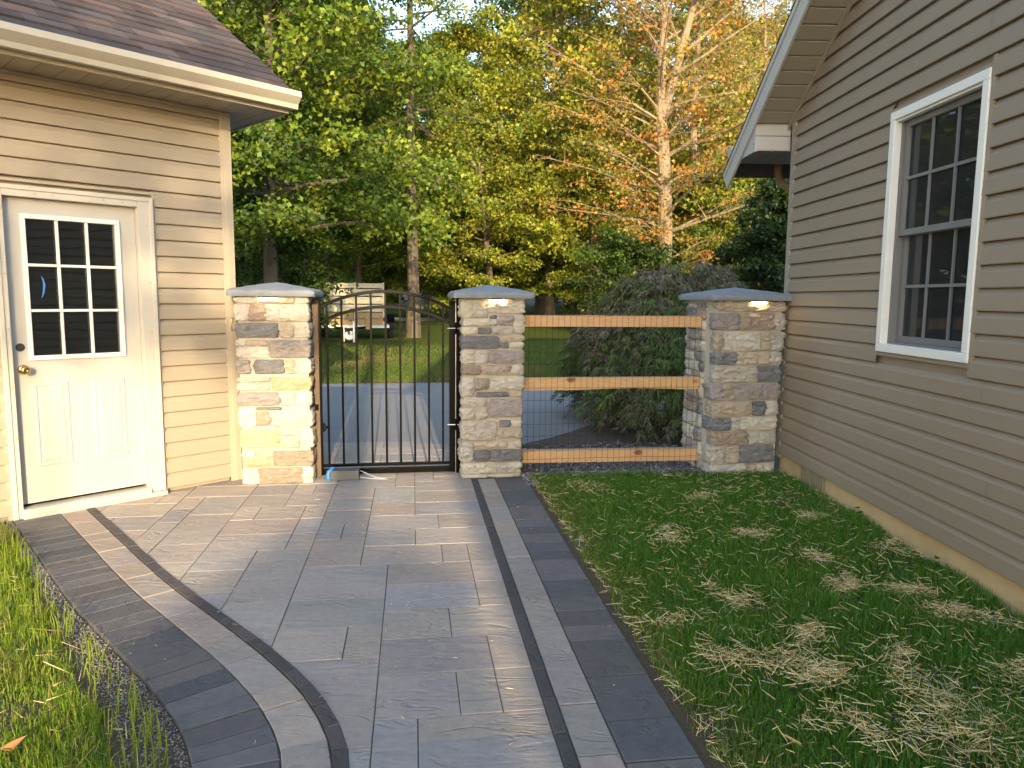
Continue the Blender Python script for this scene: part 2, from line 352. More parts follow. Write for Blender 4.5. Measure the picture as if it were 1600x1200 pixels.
fieldmb = MB(); FIELD_COLS = [(q[0] * 1.36, q[1] * 1.30, q[2] * 1.20) for q in FIELD_COLS]; LIGHT_K = 1.2
sizes = [(3, 2)] * 5 + [(2, 2)] * 4 + [(2, 3)] * 1 + [(2, 1)] * 1 + [(3, 1)] * 1 + [(1, 2)] * 1
NX = 34
for j in range(gh_):
    for i in range(NX):
        if occ[i, j]: continue
        random.shuffle(sizes)
        for (a, b) in sizes + [(1, 1)]:
            if i + a <= NX and j + b <= gh_ and not occ[i:i + a, j:j + b].any(): break
        occ[i:i + a, j:j + b] = True
        x0, y0, x1, y1 = gx0 + i * U, gy0 + j * U, gx0 + (i + a) * U, gy0 + (j + b) * U
        poly = [pw(x0, y0), pw(x1, y0), pw(x1, y1), pw(x0, y1)]; cen = sum(poly, Vector()) / 4
        if (cen - F0).dot(FN) > 1.55: continue
        # stay on the yard side of the left border
        dd = [(p - cen).length for p in CL.p]; k = int(np.argmin(dd)); P = CL.p[k]; T = (CL.p[min(k + 1, len(CL.p) - 1)] - CL.p[max(k - 1, 0)]).normalized()
        inn = Vector((-T.y, T.x, 0))
        if (cen - F0).dot(FN) < 0.6 or cen.x < -2.6:
            if (cen - P).dot(inn) < -.35: continue
            if dd[k] < .8: poly = clip(poly, P - inn * .045, inn)
        if len(poly) < 3: continue
        if (cen - G0).dot(GN) < -.3 and (cen - F0).dot(FN) < .5: continue
        paver(fieldmb, poly, 0, vary(random.choice(FIELD_COLS), .09))
tag(fieldmb.build('path', M['paver']), kind='structure')
# joint bed below the stones
tb = MB()
for k in range(80):
    d0, d1 = CL.L * k / 80, CL.L * (k + 1) / 80; A, B = CL.at(d0, .462), CL.at(d1, .462)
    tb.quad(*[V2(p, -.0055) for p in (A, B, pw(-.01, (B - PO).dot(PE2)), pw(-.01, (A - PO).dot(PE2)))])
A = CL.at(0, .462); ya = (A - PO).dot(PE2)
tb.quad(*[V2(p, -.0055) for p in (A, pw(-.01, ya), pw(-.01, 1.5), pw(-5.2, 1.5))])
tag(tb.build('path_bed', M['joint']), kind='structure')
bd, bl = MB(), MB()
DARK = [(.112, .108, .108), (.122, .116, .114), (.10, .10, .104), (.130, .120, .112)]; LIGHT = [(.34, .285, .235), (.32, .28, .24), (.35, .29, .232), (.31, .275, .24)]; THIN = [(.10, .092, .09), (.112, .10, .095)]
def course(curve, o0, o1, lens, cols, mb, z=.0045, amt=.1):
    d = 0
    while d < curve.L - .05:
        l = random.choice(lens); d2 = min(d + l, curve.L)
        n = max(1, int(l / .12)); inner = [curve.at(d + (d2 - d) * k / n, o0) for k in range(n + 1)]; outer = [curve.at(d + (d2 - d) * k / n, o1) for k in range(n + 1)]
        poly = inner[::-1] + outer
        ar = sum((poly[i - 1].x * poly[i].y - poly[i].x * poly[i - 1].y) for i in range(len(poly)))
        if ar < 0: poly = poly[::-1]
        paver(mb, poly, z, vary(random.choice(cols), amt), gap=.0028, bev=.003); d = d2
LIGHT = [tuple(c * LIGHT_K for c in q) for q in LIGHT]; DARK = [tuple(c * 1.28 for c in q) for q in DARK]
course(CL, 0, .058, [.15, .15, .2], THIN, bd); course(CL, .058, .212, [.23, .30, .15, .30], LIGHT, bl); course(CL, .212, .475, [.115, .12, .145], DARK, bd, amt=.17)
CR = Curve([pw(0, -6.2), pw(0, -3), pw(0, -.02), pw(0, .0)])
CR = Curve([pw(0, .02 - k * .25) for k in range(27)])      # straight right border, runs towards the viewer
# offset sign: left of the direction of travel is negative
course(CR, .002, .252, [.15, .30, .15, .23], DARK, bd, amt=.15); course(CR, .252, .396, [.23, .30, .30, .38], LIGHT, bl); course(CR, .396, .447, [.2, .23, .3], THIN, bd)
tag(bd.build('path_border_dark', M['paver_dark']), kind='structure'); tag(bl.build('path_border_light', M['paver']), kind='structure')

# ------------------------------------------------------------------ siding
def siding(P, s0, s1, z0, z1, course, holes=(), top=None, seams=(3.6, 1.1), seed=1):
    """P(s, out, z) -> point. Dutch-lap vinyl with openings; top(z) -> (sa, sb) clips a gable"""
    rnd = random.Random(seed); mb = MB(); z = z0
    prof = [(0, -.008), (0, .0195), (.04, .0208), (.66, .0185), (.79, .008), (.92, .002), (1.0, -.007)]
    while z < z1 - .002:
        zt = min(z + course, z1); spans = [(s0, s1)]
        for (a, b, za, zb) in holes:
            if zt > za + .01 and z < zb - .01:
                ns = []
                for (p, q) in spans:
                    if b <= p or a >= q: ns.append((p, q)); continue
                    if a > p: ns.append((p, a))
                    if b < q: ns.append((b, q))
                spans = ns
        for (p, q) in spans:
            cuts = [p]; x = p + rnd.uniform(.3, seams[0])
            while x < q - .3: cuts.append(x); x += seams[0] + rnd.uniform(-seams[1], seams[1])
            cuts.append(q)
            for k, (a, b) in enumerate(zip(cuts, cuts[1:])):
                off = .0014 * (k % 2); rows = []
                for fr, o in prof:
                    zz = z + course * fr
                    if zz > zt: zz = zt
                    sa, sb = a, b
                    if top: ta, tb_ = top(zz); sa, sb = max(sa, ta), min(sb, tb_)
                    if sb < sa: sb = sa
                    rows.append((P(sa, o + off, zz), P(sb, o + off, zz)))
                if (rows[0][1] - rows[0][0]).length < 1e-3: continue
                for (u, v) in zip(rows, rows[1:]): mb.quad(u[0], u[1], v[1], v[0])
        z = zt
    return mb
def shingles(mb, P, s0, s1, n, expo=.143, cols=None, seed=3, cut=None):
    """P(s, d) -> (point on the slope, slope normal); d runs up the slope from the eave"""
    rnd = random.Random(seed)
    for k in range(n):
        s = s0 - rnd.uniform(0, .3); d = k * expo
        while s < s1:
            wd = rnd.choice([.11, .15, .19, .24, .28]); a, b = max(s, s0), min(s + wd, s1); s += wd
            if b - a < .01: continue
            th = rnd.choice([.008, .016]); p, nn = P(0, 0); c = vary(rnd.choice(cols), .24)
            q = [P(a, d)[0] + nn * th, P(b, d)[0] + nn * th, P(b, d + expo + .01)[0] + nn * .0005, P(a, d + expo + .01)[0] + nn * .0005]
            mb.add([P(a, d)[0], P(b, d)[0]] + q, [(2, 3, 4, 5), (0, 1, 3, 2), (1, 4, 3), (0, 2, 5)], c)
PURPLE = [(.098, .078, .076), (.112, .092, .090), (.088, .070, .070), (.115, .083, .078), (.098, .088, .090), (.085, .073, .076)]

# ------------------------------------------------------------------ garage on the left
gar = thing('garage', 'cream sided garage with a nine pane white door and purple shingle roof', 'garage', gp(-2.5, -2.5, 0))
SL, ST = -5.2, 2.84; DOOR = (-1.56, -.60, -.1, 2.15)
wall = siding(gp, SL, -.085, .03, ST, .1145, [DOOR], seed=5)
wall.box(gp(SL, -.030, -.05), GD * (-1.56 - SL), GN * .013, (0, 0, ST + .05)); wall.box(gp(-.60, -.030, -.05), GD * .515, GN * .013, (0, 0, ST + .05)); wall.box(gp(-1.56, -.030, 2.15), GD * .96, GN * .013, (0, 0, ST - 2.15))
wall.box(gp(SL, -5.8, -.05), GD * .02, GN * 5.78, (0, 0, ST + .05)); wall.box(gp(-.03, -5.8, -.05), GD * .02, GN * 5.78, (0, 0, ST + .05)); wall.box(gp(SL, -5.82, -.05), GD * (-SL), GN * .02, (0, 0, ST + .05))
# gable wall on the far side (faces the trees)
pk = 2.99 + (2.9 + .44) * .667
wall.add([gp(-.005, 0, ST), gp(-.005, -5.8, ST), gp(-.005, -2.9, pk - .1)], [(0, 1, 2)]); wall.add([gp(SL, 0, ST), gp(SL, -5.8, ST), gp(SL, -2.9, pk - .1)], [(0, 2, 1)])
wall.build('wall', M['siding_tan'], gar)
tm = MB(); tm.box(gp(-.085, .0, .0), GD * .088, GN * .022, (0, 0, ST - .0)); tm.box(gp(-.06, .022, .0), GD * .035, GN * .004, (0, 0, ST)); tm.box(gp(-.016, -.09, .0), GD * .018, GN * .09, (0, 0, ST)); tm.build('corner_trim', M['trim_tan'], gar, bevel=.003)
tm = MB()   # channel strip round the door opening
tm.box(gp(-.600, .0, .0), GD * .022, GN * .019, (0, 0, 2.168)); tm.box(gp(-1.582, .0, .0), GD * .022, GN * .019, (0, 0, 2.168)); tm.box(gp(-1.582, .0, 2.168), GD * 1.004, GN * .019, (0, 0, .02)); tm.build('trim_channel', M['trim_tan'], gar, bevel=.002)
# soffit with panel grooves
so = MB(); OUT = .385; x = SL - .3
while x < .27:
    x2 = min(x + .135, .27); so.box(gp(x, -.02 if x < -.01 else -.6, ST), GD * (x2 - x - .004), GN * (OUT + (.02 if x < -.01 else .6)), (0, 0, .010)); x = x2
so.box(gp(SL - .3, -.6, ST + .011), GD * (.56 - SL), GN * (OUT + .6), (0, 0, .01)); so.build('soffit', M['soffit_tan'], gar)
fr = MB(); fr.box(gp(SL, .0145, ST - .022), GD * (-SL), GN * .02, (0, 0, .02)); fr.box(gp(SL - .3, OUT, ST - .012), GD * (.28 - SL + .3), GN * .018, (0, 0, .15)); fr.box(gp(.27, -.7, ST - .012), GD * .018, GN * (.7 + OUT), (0, 0, .14))
fr.build('fascia', M['trim_tan'], gar, bevel=.002)
# K-style gutter
gu = MB(); pr = [(OUT + .020, 2.868), (OUT + .020, 2.985), (OUT + .024, 2.985), (OUT + .026, 2.872), (OUT + .070, 2.872), (OUT + .075, 2.880), (OUT + .082, 2.905), (OUT + .105, 2.925), (OUT + .128, 2.945), (OUT + .132, 2.975), (OUT + .120, 2.975), (OUT + .118, 2.985), (OUT + .137, 2.985), (OUT + .140, 2.945), (OUT + .112, 2.918), (OUT + .090, 2.898), (OUT + .083, 2.866)]
for sA, sB in ((SL - .3, .315),):
    n = len(pr); va = [gp(sA, o, z - .012) for o, z in pr]; vb = [gp(sB, o, z - .012) for o, z in pr]
    gu.add(va + vb, [(i, (i + 1) % n, n + (i + 1) % n, n + i) for i in range(n)])
for sE in (.315, SL - .3):
    e = [(OUT + .022, 2.856), (OUT + .081, 2.856), (OUT + .088, 2.886), (OUT + .110, 2.906), (OUT + .138, 2.933), (OUT + .135, 2.972), (OUT + .022, 2.972)]
    gu.add([gp(sE, o, z) for o, z in e] + [gp(sE + .004, o, z) for o, z in e], [tuple(range(7)), tuple(range(13, 6, -1))] + [(i, (i + 1) % 7, 7 + (i + 1) % 7, 7 + i) for i in range(7)])
gu.build('gutter', M['gutter_tan'], gar)
sl = math.atan(.667); sn = (GN * math.sin(sl) + Vector((0, 0, math.cos(sl)))).normalized()
def rp(s, d): return gp(s, OUT + .045 - d * math.cos(sl), 2.985 + d * math.sin(sl)), sn
rlen = (2.9 + OUT + .045) / math.cos(sl)
rf = MB(); shingles(rf, rp, SL - .3, .305, int(rlen / .143), cols=PURPLE)
a0, a1, b0, b1 = rp(SL - .3, 0)[0], rp(.30, 0)[0], rp(SL - .3, rlen)[0], rp(.30, rlen)[0]
c0, c1 = gp(SL - .3, -6.2, 2.985), gp(.30, -6.2, 2.985); dn = Vector((0, 0, -.03))
rf.add([a0, a1, b1, b0, c0, c1] + [p + dn for p in (a0, a1, b1, b0, c0, c1)], [(0, 1, 2, 3), (3, 2, 5, 4), (6, 9, 8, 7), (9, 10, 11, 8), (0, 6, 7, 1), (1, 7, 8, 2), (2, 8, 11, 5), (0, 3, 9, 6), (3, 4, 10, 9)], (.08, .07, .075))
rf.build('roof', M['shingle'], gar)
fr = MB()
for q0, q1 in ((gp(.288, OUT + .02, 2.955), gp(.288, -2.9, 2.955 + (2.9 + OUT + .02) * .667)),):
    fr.add([q0, q1, q1 - Vector((0, 0, .15)), q0 - Vector((0, 0, .11))] + [p + GD * .012 for p in (q0, q1, q1 - Vector((0, 0, .15)), q0 - Vector((0, 0, .11)))], [(0, 1, 2, 3), (7, 6, 5, 4), (0, 4, 5, 1), (2, 6, 7, 3), (3, 7, 4, 0)])
fr.build('rake_board', M['trim_tan'], gar)
# door frame and door
df = MB()
df.box(gp(-.705, -.07, 0.03), GD * .105, GN * .105, (0, 0, 2.115)); df.box(gp(-1.56, -.07, 0.0), GD * .058, GN * .105, (0, 0, 2.145)); df.box(gp(-1.502, -.07, 2.075), GD * .797, GN * .105, (0, 0, .07))
df.box(gp(-1.56, .035, .0), GD * .028, GN * .008, (0, 0, 2.145)); df.box(gp(-.628, .035, .03), GD * .028, GN * .008, (0, 0, 2.115)); df.box(gp(-1.53, .035, 2.117), GD * .90, GN * .008, (0, 0, .028))
dfo = df.build('door_frame', M['wood_trim'], gar, bevel=.003)
def nail(s, z):
    nl = MB(); nl.tube([gp(s, .034, z), gp(s, .0365, z)], .008, 8); nl.build('nail_head', M['nail'], dfo)
for z in (.17, .5, .83, 1.2, 1.55, 1.95):
    for s, zz in ((-.645, z), (-1.516, z + .04)): nail(s, zz)
for s in (-1.32, -1.22, -.92, -.80): nail(s, 2.10)
th = MB(); th.box(gp(-1.502, -.07, .0), GD * .797, GN * .125, (0, 0, .062)); th.box(gp(-1.51, .0, .0), GD * .91, GN * .075, (0, 0, .028)); th.build('door_sill', M['wood_trim'], gar, bevel=.004)
D0, D1, DZ0, DZ1, DO = -1.500, -.708, .085, 2.072, -.018      # leaf extents and front plane
GL = (-1.375, -.842, 1.062, 1.945)
dl = MB()
dl.box(gp(D0, DO - .04, DZ0), GD * (GL[0] - D0), GN * .04, (0, 0, DZ1 - DZ0)); dl.box(gp(GL[1], DO - .04, DZ0), GD * (D1 - GL[1]), GN * .04, (0, 0, DZ1 - DZ0))
dl.box(gp(GL[0], DO - .04, DZ0), GD * (GL[1] - GL[0]), GN * .04, (0, 0, GL[2] - DZ0)); dl.box(gp(GL[0], DO - .04, GL[3]), GD * (GL[1] - GL[0]), GN * .04, (0, 0, DZ1 - GL[3]))
door = dl.build('door', M['door_white'], gar)
gm = MB()
for a, b, z0, z1 in ((GL[0] - .03, GL[1] + .03, GL[3], GL[3] + .03), (GL[0] - .03, GL[1] + .03, GL[2] - .03, GL[2])): gm.box(gp(a, DO + .0004, z0), GD * (b - a), GN * .014, (0, 0, z1 - z0))
for a in (GL[0] - .03, GL[1]): gm.box(gp(a, DO + .0006, GL[2] + .0002), GD * .03, GN * .0135, (0, 0, GL[3] - GL[2] - .0004))
gm.build('glass_surround', M['white_frame'], door, bevel=.004)
mu = MB(); wg, hg = (GL[1] - GL[0]) / 3, (GL[3] - GL[2]) / 3
for k in (1, 2):
    mu.box(gp(GL[0] + wg * k - .009, DO - .012, GL[2] + .001), GD * .018, GN * .02, (0, 0, GL[3] - GL[2] - .002)); mu.box(gp(GL[0] + .001, DO - .010, GL[2] + hg * k - .009), GD * (GL[1] - GL[0] - .002), GN * .0205, (0, 0, .018))
mu.build('muntin', M['white_frame'], door, bevel=.003)
gl = MB(); gl.box(gp(GL[0], DO - .022, GL[2]), GD * (GL[1] - GL[0]), GN * .004, (0, 0, GL[3] - GL[2])); gl.build('glass', M['glass'], door)
pn = MB()
for a, b in ((-1.393, -1.180), (-1.040, -.826)):
    z0, z1 = .322, .884
    for (i, o) in ((0, .0),):
        ring = [(0, .0004), (.008, .006), (.020, .006), (.026, .001), (.045, .007)]
        vs = []
        for d, o in ring: vs += [gp(a + d, DO + o, z0 + d), gp(b - d, DO + o, z0 + d), gp(b - d, DO + o, z1 - d), gp(a + d, DO + o, z1 - d)]
        fs = [(4 * r + k, 4 * r + (k + 1) % 4, 4 * r + 4 + (k + 1) % 4, 4 * r + 4 + k) for r in range(4) for k in range(4)] + [(16, 17, 18, 19)]
        pn.add(vs, fs)
pn.build('raised_panel', M['door_white'], door)
def lathe(mb, base, axis, prof, n=20):
    axis = axis.normalized(); a = axis.cross(Vector((0, 0, 1))).normalized() if abs(axis.z) < .9 else Vector((1, 0, 0)); b = axis.cross(a)
    vs = [base + axis * h + (a * math.cos(2 * math.pi * k / n) + b * math.sin(2 * math.pi * k / n)) * r for r, h in prof for k in range(n)]
    fs = [(i * n + k, i * n + (k + 1) % n, (i + 1) * n + (k + 1) % n, (i + 1) * n + k) for i in range(len(prof) - 1) for k in range(n)]
    mb.add(vs, fs + [tuple(range((len(prof) - 1) * n, len(prof) * n))])
kn = MB(); lathe(kn, gp(-1.438, DO, .975), GN, [(.032, 0), (.032, .004), (.024, .010), (.011, .014), (.011, .034), (.022, .040), (.028, .050), (.027, .060), (.020, .068), (.010, .070), (.008, .068)]); kn.build('knob', M['brass'], door, smooth=True)
kn = MB(); lathe(kn, gp(-1.447, DO, 1.120), GN, [(.027, 0), (.027, .0015)]); kn.build('lock_bore', M['dark_hole'], door)
kn = MB(); pts = [(0, 0), (.02, .045), (.028, .09), (.02, .13), (.004, .155), (.012, .12), (.014, .09), (.008, .04)]
kn.add([gp(-1.305 + a, DO - .016, 1.43 + b) for a, b in pts], [tuple(range(8))]); kn.build('blue_sticker', M['blue_tape'], door)
rm = MB(); rm.box(gp(-1.9, -.9, .0), GD * 1.6, GN * .02, (0, 0, 2.5)); rm.build('dark_backing', M['dark_room'], gar)  # near-black sheet standing in for the unlit garage interior

# ------------------------------------------------------------------ house on the right
hou = thing('house', 'taupe sided house with a tall double hung window above straw covered grass', 'house', hp(-4.5, -3, 0))
SF, PKS, PKZ = .62, -4.7, 2.95 + 4.7 * .62 + .04
def gtop(z):
    if z <= 2.93: return (-9.4, 0.0)
    d = (z - 2.93) / .62; return (-9.4 + d, -d + .04)
WIN = (-2.462, -1.552, 1.152, 2.618)
wl = siding(hp, -9.4, -.035, .165, 5.85, .1145, [(WIN[0] + .002, WIN[1] - .002, WIN[2], WIN[3])], top=gtop, seams=(3.6, .9), seed=11)
# sheathing behind the boards, with the window opening left free
wl.box(hp(-9.4, -.04, .15), HD * (WIN[0] + 9.4), HN * .030, (0, 0, 2.8)); wl.box(hp(WIN[1], -.04, .15), HD * -WIN[1], HN * .030, (0, 0, 2.8)); wl.box(hp(WIN[0], -.04, .15), HD * (WIN[1] - WIN[0]), HN * .030, (0, 0, WIN[2] - .15)); wl.box(hp(WIN[0], -.04, WIN[3]), HD * (WIN[1] - WIN[0]), HN * .030, (0, 0, 2.95 - WIN[3]))
wl.add([hp(0, -.011, 2.95), hp(-9.4, -.011, 2.95), hp(PKS, -.011, PKZ)], [(0, 2, 1)])
wl.box(hp(-.02, -7, .15), HD * .02, HN * 6.97, (0, 0, 2.8)); wl.box(hp(-9.4, -7, .15), HD * .02, HN * 6.97, (0, 0, 2.8)); wl.box(hp(-9.4, -7.02, .15), HD * 9.4, HN * .02, (0, 0, 2.8))
wl.build('wall', M['siding_brown'], hou)
fd = MB(); fd.box(hp(-9.35, -.2, -.2), HD * 9.33, HN * .190, (0, 0, .35)); fd.box(hp(-.2, -6.9, -.2), HD * .18, HN * 6.7, (0, 0, .35)); fd.build('foundation', M['concrete'], hou, bevel=.004)
vn = MB(); vn.box(hp(-.90, -.009, -.02), HD * .41, HN * .006, (0, 0, .18))
for k in range(10): vn.box(hp(-.895 + k * .041, -.003, -.02), HD * .022, HN * .012, (0, 0, .18))
vn.build('vent', M['vent'], hou, bevel=.002)
ct = MB(); ct.box(hp(-.075, .0, .13), HD * .078, HN * .021, (0, 0, 2.82)); ct.box(hp(.0, -.075, .13), HD * .021, HN * .078, (0, 0, 2.82)); ct.build('corner_trim', M['trim_grey'], hou, bevel=.002)
# rake soffit: panels stepping up the gable, with grooves
RO = .30; rs = MB(); sdir = (HD * -1 + Vector((0, 0, .62))); sdir.normalize(); nup = Vector((0, 0, 1)) - sdir * sdir.z; nup.normalize()
L_tot = (PKS * -1) / math.cos(math.atan(.62)); base = hp(0, 0, 2.95)
d = -.05
while d < L_tot:
    rs.box(base + sdir * d, sdir * .122, HN * RO, nup * .01); d += .135
rs.box(base + sdir * -.05 + nup * .011, sdir * (L_tot + .05), HN * RO, nup * .01)
rs.build('rake_soffit', M['soffit_taupe'], hou, bevel=.004)
rb = MB(); rb.box(base + sdir * -.10 + HN * .0145 - nup * .028, sdir * L_tot, HN * .02, nup * .027); rb.build('frieze_strip', M['trim_grey'], hou)
rb = MB(); e0 = base + sdir * -.86 + HN * RO - nup * .012
rb.box(e0, sdir * (L_tot + .86), HN * .022, nup * .165); rb.box(e0 + HN * .022 + nup * .125, sdir * (L_tot + .86), HN * .012, nup * .040)
rb.build('rake_board', M['fascia_grey'], hou, bevel=.003)
# boxed eave return below the rake
er = MB(); ez0, ez1 = 2.70, 2.955
er.box(hp(.072, .0, ez0), HD * .012, HN * RO, (0, 0, .125)); er.box(hp(.072, .0, ez0 + .129), HD * .012, HN * RO, (0, 0, ez1 - ez0 - .129))
er.add([hp(.084, RO, ez0), hp(.60, RO, ez0), hp(.60, RO, ez0 + .03), hp(.084, RO, ez1 - .012), hp(.084, RO - .012, ez0), hp(.60, RO - .012, ez0), hp(.60, RO - .012, ez0 + .03), hp(.084, RO - .012, ez1 - .012)], [(0, 3, 2, 1), (4, 5, 6, 7), (0, 1, 5, 4), (2, 3, 7, 6), (1, 2, 6, 5)])
er.build('eave_return', M['fascia_grey'], hou, bevel=.002)
es = MB(); x = -7.0
while x < RO - .02:
    es.box(hp(.03, x, ez0 - .002), HD * .57, HN * min(.128, RO - .013 - x), (0, 0, .010)); x += .135
es.build('eave_soffit', M['soffit_taupe'], hou, bevel=.003)
ef = MB(); ef.box(hp(.60, -7.0, ez0), HD * .02, HN * (7.0 + RO), (0, 0, .16)); ef.build('fascia', M['fascia_grey'], hou)
hg_ = MB(); pr2 = [(o - OUT - .02, z - 2.868 + .0) for o, z in pr]
va = [hp(.62 + o, RO + .02, ez0 + .035 + z) for o, z in pr2]; vb = [hp(.62 + o, -7.0, ez0 + .035 + z) for o, z in pr2]; n = len(pr2)
hg_.add(va + vb, [(i, (i + 1) % n, n + (i + 1) % n, n + i) for i in range(n)]); e = [(.002, .0), (.06, .0), (.068, .03), (.09, .05), (.118, .077), (.115, .116), (.002, .116)]
hg_.add([hp(.62 + o, RO + .02, ez0 + .035 + z) for o, z in e] + [hp(.62 + o, RO + .024, ez0 + .035 + z) for o, z in e], [tuple(range(7)), tuple(range(13, 6, -1))] + [(i, (i + 1) % 7, 7 + (i + 1) % 7, 7 + i) for i in range(7)])
hg_.build('gutter', M['fascia_grey'], hou)
dsp = MB(); dsp.tube([hp(.66, -.13, 2.76), hp(.66, -.13, 2.62), hp(.60, -.14, 2.52), hp(.30, -.15, 2.42), hp(.10, -.16, 2.32), hp(.055, -.16, 2.2), hp(.055, -.16, .2)], .036, 10); dsp.build('downspout', mat('brown_downspout', (.22, .15, .09), .45), hou, smooth=True)
def hr(s, d): return base + HN * s + nup * .165 + sdir * (d - .86), nup     # s: sideways (outward)
rf = MB(); shingles(rf, lambda s, d: hr(s, d), -7.2, RO + .035, int((L_tot + .86) / .143), cols=PURPLE, seed=9)
q = [hr(-7.2, 0)[0], hr(RO + .03, 0)[0], hr(RO + .03, L_tot + .86)[0], hr(-7.2, L_tot + .86)[0]]; rr = hp(-9.4 - .75, RO + .03, 2.62); r2 = hp(-9.4 - .75, -7.2, 2.62)
rf.add(q + [rr, r2] + [p - Vector((0, 0, .03)) for p in q + [rr, r2]], [(0, 3, 2, 1), (3, 5, 4, 2), (6, 7, 8, 9), (9, 8, 10, 11), (0, 1, 7, 6), (1, 2, 8, 7), (2, 4, 10, 8), (0, 6, 9, 3)], (.08, .07, .075))
rf.build('roof', M['shingle'], hou)
# unseen block added behind the viewer, sized to shade the yard's right half
wg_ = MB(); XW = 2.2
for (x0, x1, y0, y1) in ((XW, 11, -10.2, -3.4),):
    wg_.box((x0, y0, 0), (x1 - x0, 0, 0), (0, y1 - y0, 0), (0, 0, 5.7)); wg_.add([(x0 - .3, y0 - .3, 5.7), (x1, y0 - .3, 5.7), (x1, y1 + .3, 5.7), (x0 - .3, y1 + .3, 5.7), (x0 + 3, (y0 + y1) / 2, 7.6), (x1, (y0 + y1) / 2, 7.6)], [(0, 1, 5, 4), (2, 3, 4, 5), (3, 0, 4), (3, 2, 1, 0), (1, 2, 5)])
wg_.build('added_shade_block', M['siding_brown'], hou)
# window
W0, W1, WZ0, WZ1 = WIN
wf = MB(); cw = .052
for a, b, z0, z1, o in ((W0, W1, WZ1 - cw, WZ1, .030), (W0, W1, WZ0, WZ0 + cw, .0305)): wf.box(hp(a, -.02, z0), HD * (b - a), HN * (.02 + o), (0, 0, z1 - z0))
for a in (W0, W1 - cw): wf.box(hp(a, -.02, WZ0 + cw), HD * cw, HN * .050, (0, 0, WZ1 - WZ0 - 2 * cw))
wf.box(hp(W0 + cw, -.02, WZ1 - cw - .014), HD * (W1 - W0 - 2 * cw), HN * .036, (0, 0, .014))
win = wf.build('window', M['white_frame'], hou, bevel=.004)
jc = MB(); jc.box(hp(W0 - .026, .0, WZ0 - .03), HD * .024, HN * .021, (0, 0, WZ1 - WZ0 + .085)); jc.box(hp(W1 + .002, .0, WZ0 - .03), HD * .018, HN * .020, (0, 0, WZ1 - WZ0 + .05)); jc.box(hp(W0 - .002, .0, WZ1 + .001), HD * (W1 - W0 + .004), HN * .020, (0, 0, .02)); jc.box(hp(W0 - .002, .0, WZ0 - .026), HD * (W1 - W0 + .004), HN * .0195, (0, 0, .024)); jc.build('trim_channel', M['siding_brown'], win, bevel=.002)
a, b, z0, z1 = W0 + cw, W1 - cw, WZ0 + cw, WZ1 - cw; zm = 1.885
sa = MB()
sa.box(hp(a, -.10, z0), HD * .012, HN * .082, (0, 0, z1 - z0)); sa.box(hp(b - .012, -.10, z0), HD * .012, HN * .082, (0, 0, z1 - z0)); sa.box(hp(a + .012, -.10, z0), HD * (b - a - .024), HN * .08, (0, 0, .012)); sa.box(hp(a + .012, -.10, z1 - .012), HD * (b - a - .024), HN * .08, (0, 0, .012))
def sash(z0, z1, o):
    sw = .038
    sa.box(hp(a + .012, o, z0), HD * sw, HN * .028, (0, 0, z1 - z0)); sa.box(hp(b - .012 - sw, o, z0), HD * sw, HN * .028, (0, 0, z1 - z0))
    sa.box(hp(a + .012 + sw, o, z0), HD * (b - a - .024 - 2 * sw), HN * .027, (0, 0, sw)); sa.box(hp(a + .012 + sw, o, z1 - sw), HD * (b - a - .024 - 2 * sw), HN * .027, (0, 0, sw))
    x0, x1 = a + .012 + sw, b - .012 - sw
    for k in (1, 2): mn.box(hp(lerp(x0, x1, k / 3) - .009, o + .010, z0 + sw), HD * .014, HN * .012, (0, 0, z1 - z0 - 2 * sw))
    zz = (z0 + z1) / 2; mn.box(hp(x0, o + .009, zz - .009), HD * (x1 - x0), HN * .0125, (0, 0, .018))
    gg.box(hp(x0, o + .003, z0 + sw), HD * (x1 - x0), HN * .003, (0, 0, z1 - z0 - 2 * sw))
mn, gg = MB(), MB(); sash(zm - .018, z1 - .012, -.060); sash(z0 + .012, zm + .018, -.090)
sa.build('sash', M['sash'], win, bevel=.002); mn.build('muntin', M['sash'], win); gg.build('glass', M['glass_screen'], win)
cu = MB(); nst = 60
for k in range(nst):
    s0_, s1_ = lerp(W0, W1, k / nst), lerp(W0, W1, (k + 1) / nst); f_ = lambda s: -.20 + .022 * math.sin(s * 75) + .012 * math.sin(s * 31 + 1)
    cu.quad(hp(s0_, f_(s0_), WZ0), hp(s1_, f_(s1_), WZ0), hp(s1_, f_(s1_), WZ1), hp(s0_, f_(s0_), WZ1))
cu.build('curtain', M['curtain'], win, smooth=True)

# ------------------------------------------------------------------ stone pillars
SC = {'C': (.585, .55, .48), 'G': (.51, .49, .45), 'D': (.215, .22, .24), 'B': (.36, .295, .24), 'T': (.50, .43, .35), 'O': (.55, .42, .28), 'P': (.36, .325, .315)}
PL = [(145, 178, 'G100-222 C228-300 T305-382 C386-448'), (182, 266, 'G100-160 B166-240 C246-448'), (274, 347, 'D104-300 T314-372 C378-448'), (357, 388, 'C104-146 T150-250'), (392, 446, 'C104-250'), (357, 446, 'P258-450'), (455, 526, 'P100-158 D186-322 T334-376 C380-452'), (543, 566, 'G100-254'), (572, 608, 'C100-196 C202-252'), (543, 608, 'O264-455'), (617, 685, 'P98-296 G312-372 C392-455'), (692, 706, 'D185-300'), (692, 792, 'C104-178'), (714, 784, 'B186-248'), (712, 792, 'G264-455'), (804, 897, 'O104-288'), (806, 838, 'G298-388'), (852, 900, 'T298-388'), (804, 900, 'C396-456'), (908, 946, 'C114-170 T182-262'), (952, 994, 'O114-262'), (916, 994, 'B270-460'), (1002, 1082, 'C114-186 B192-398 C404-452')]
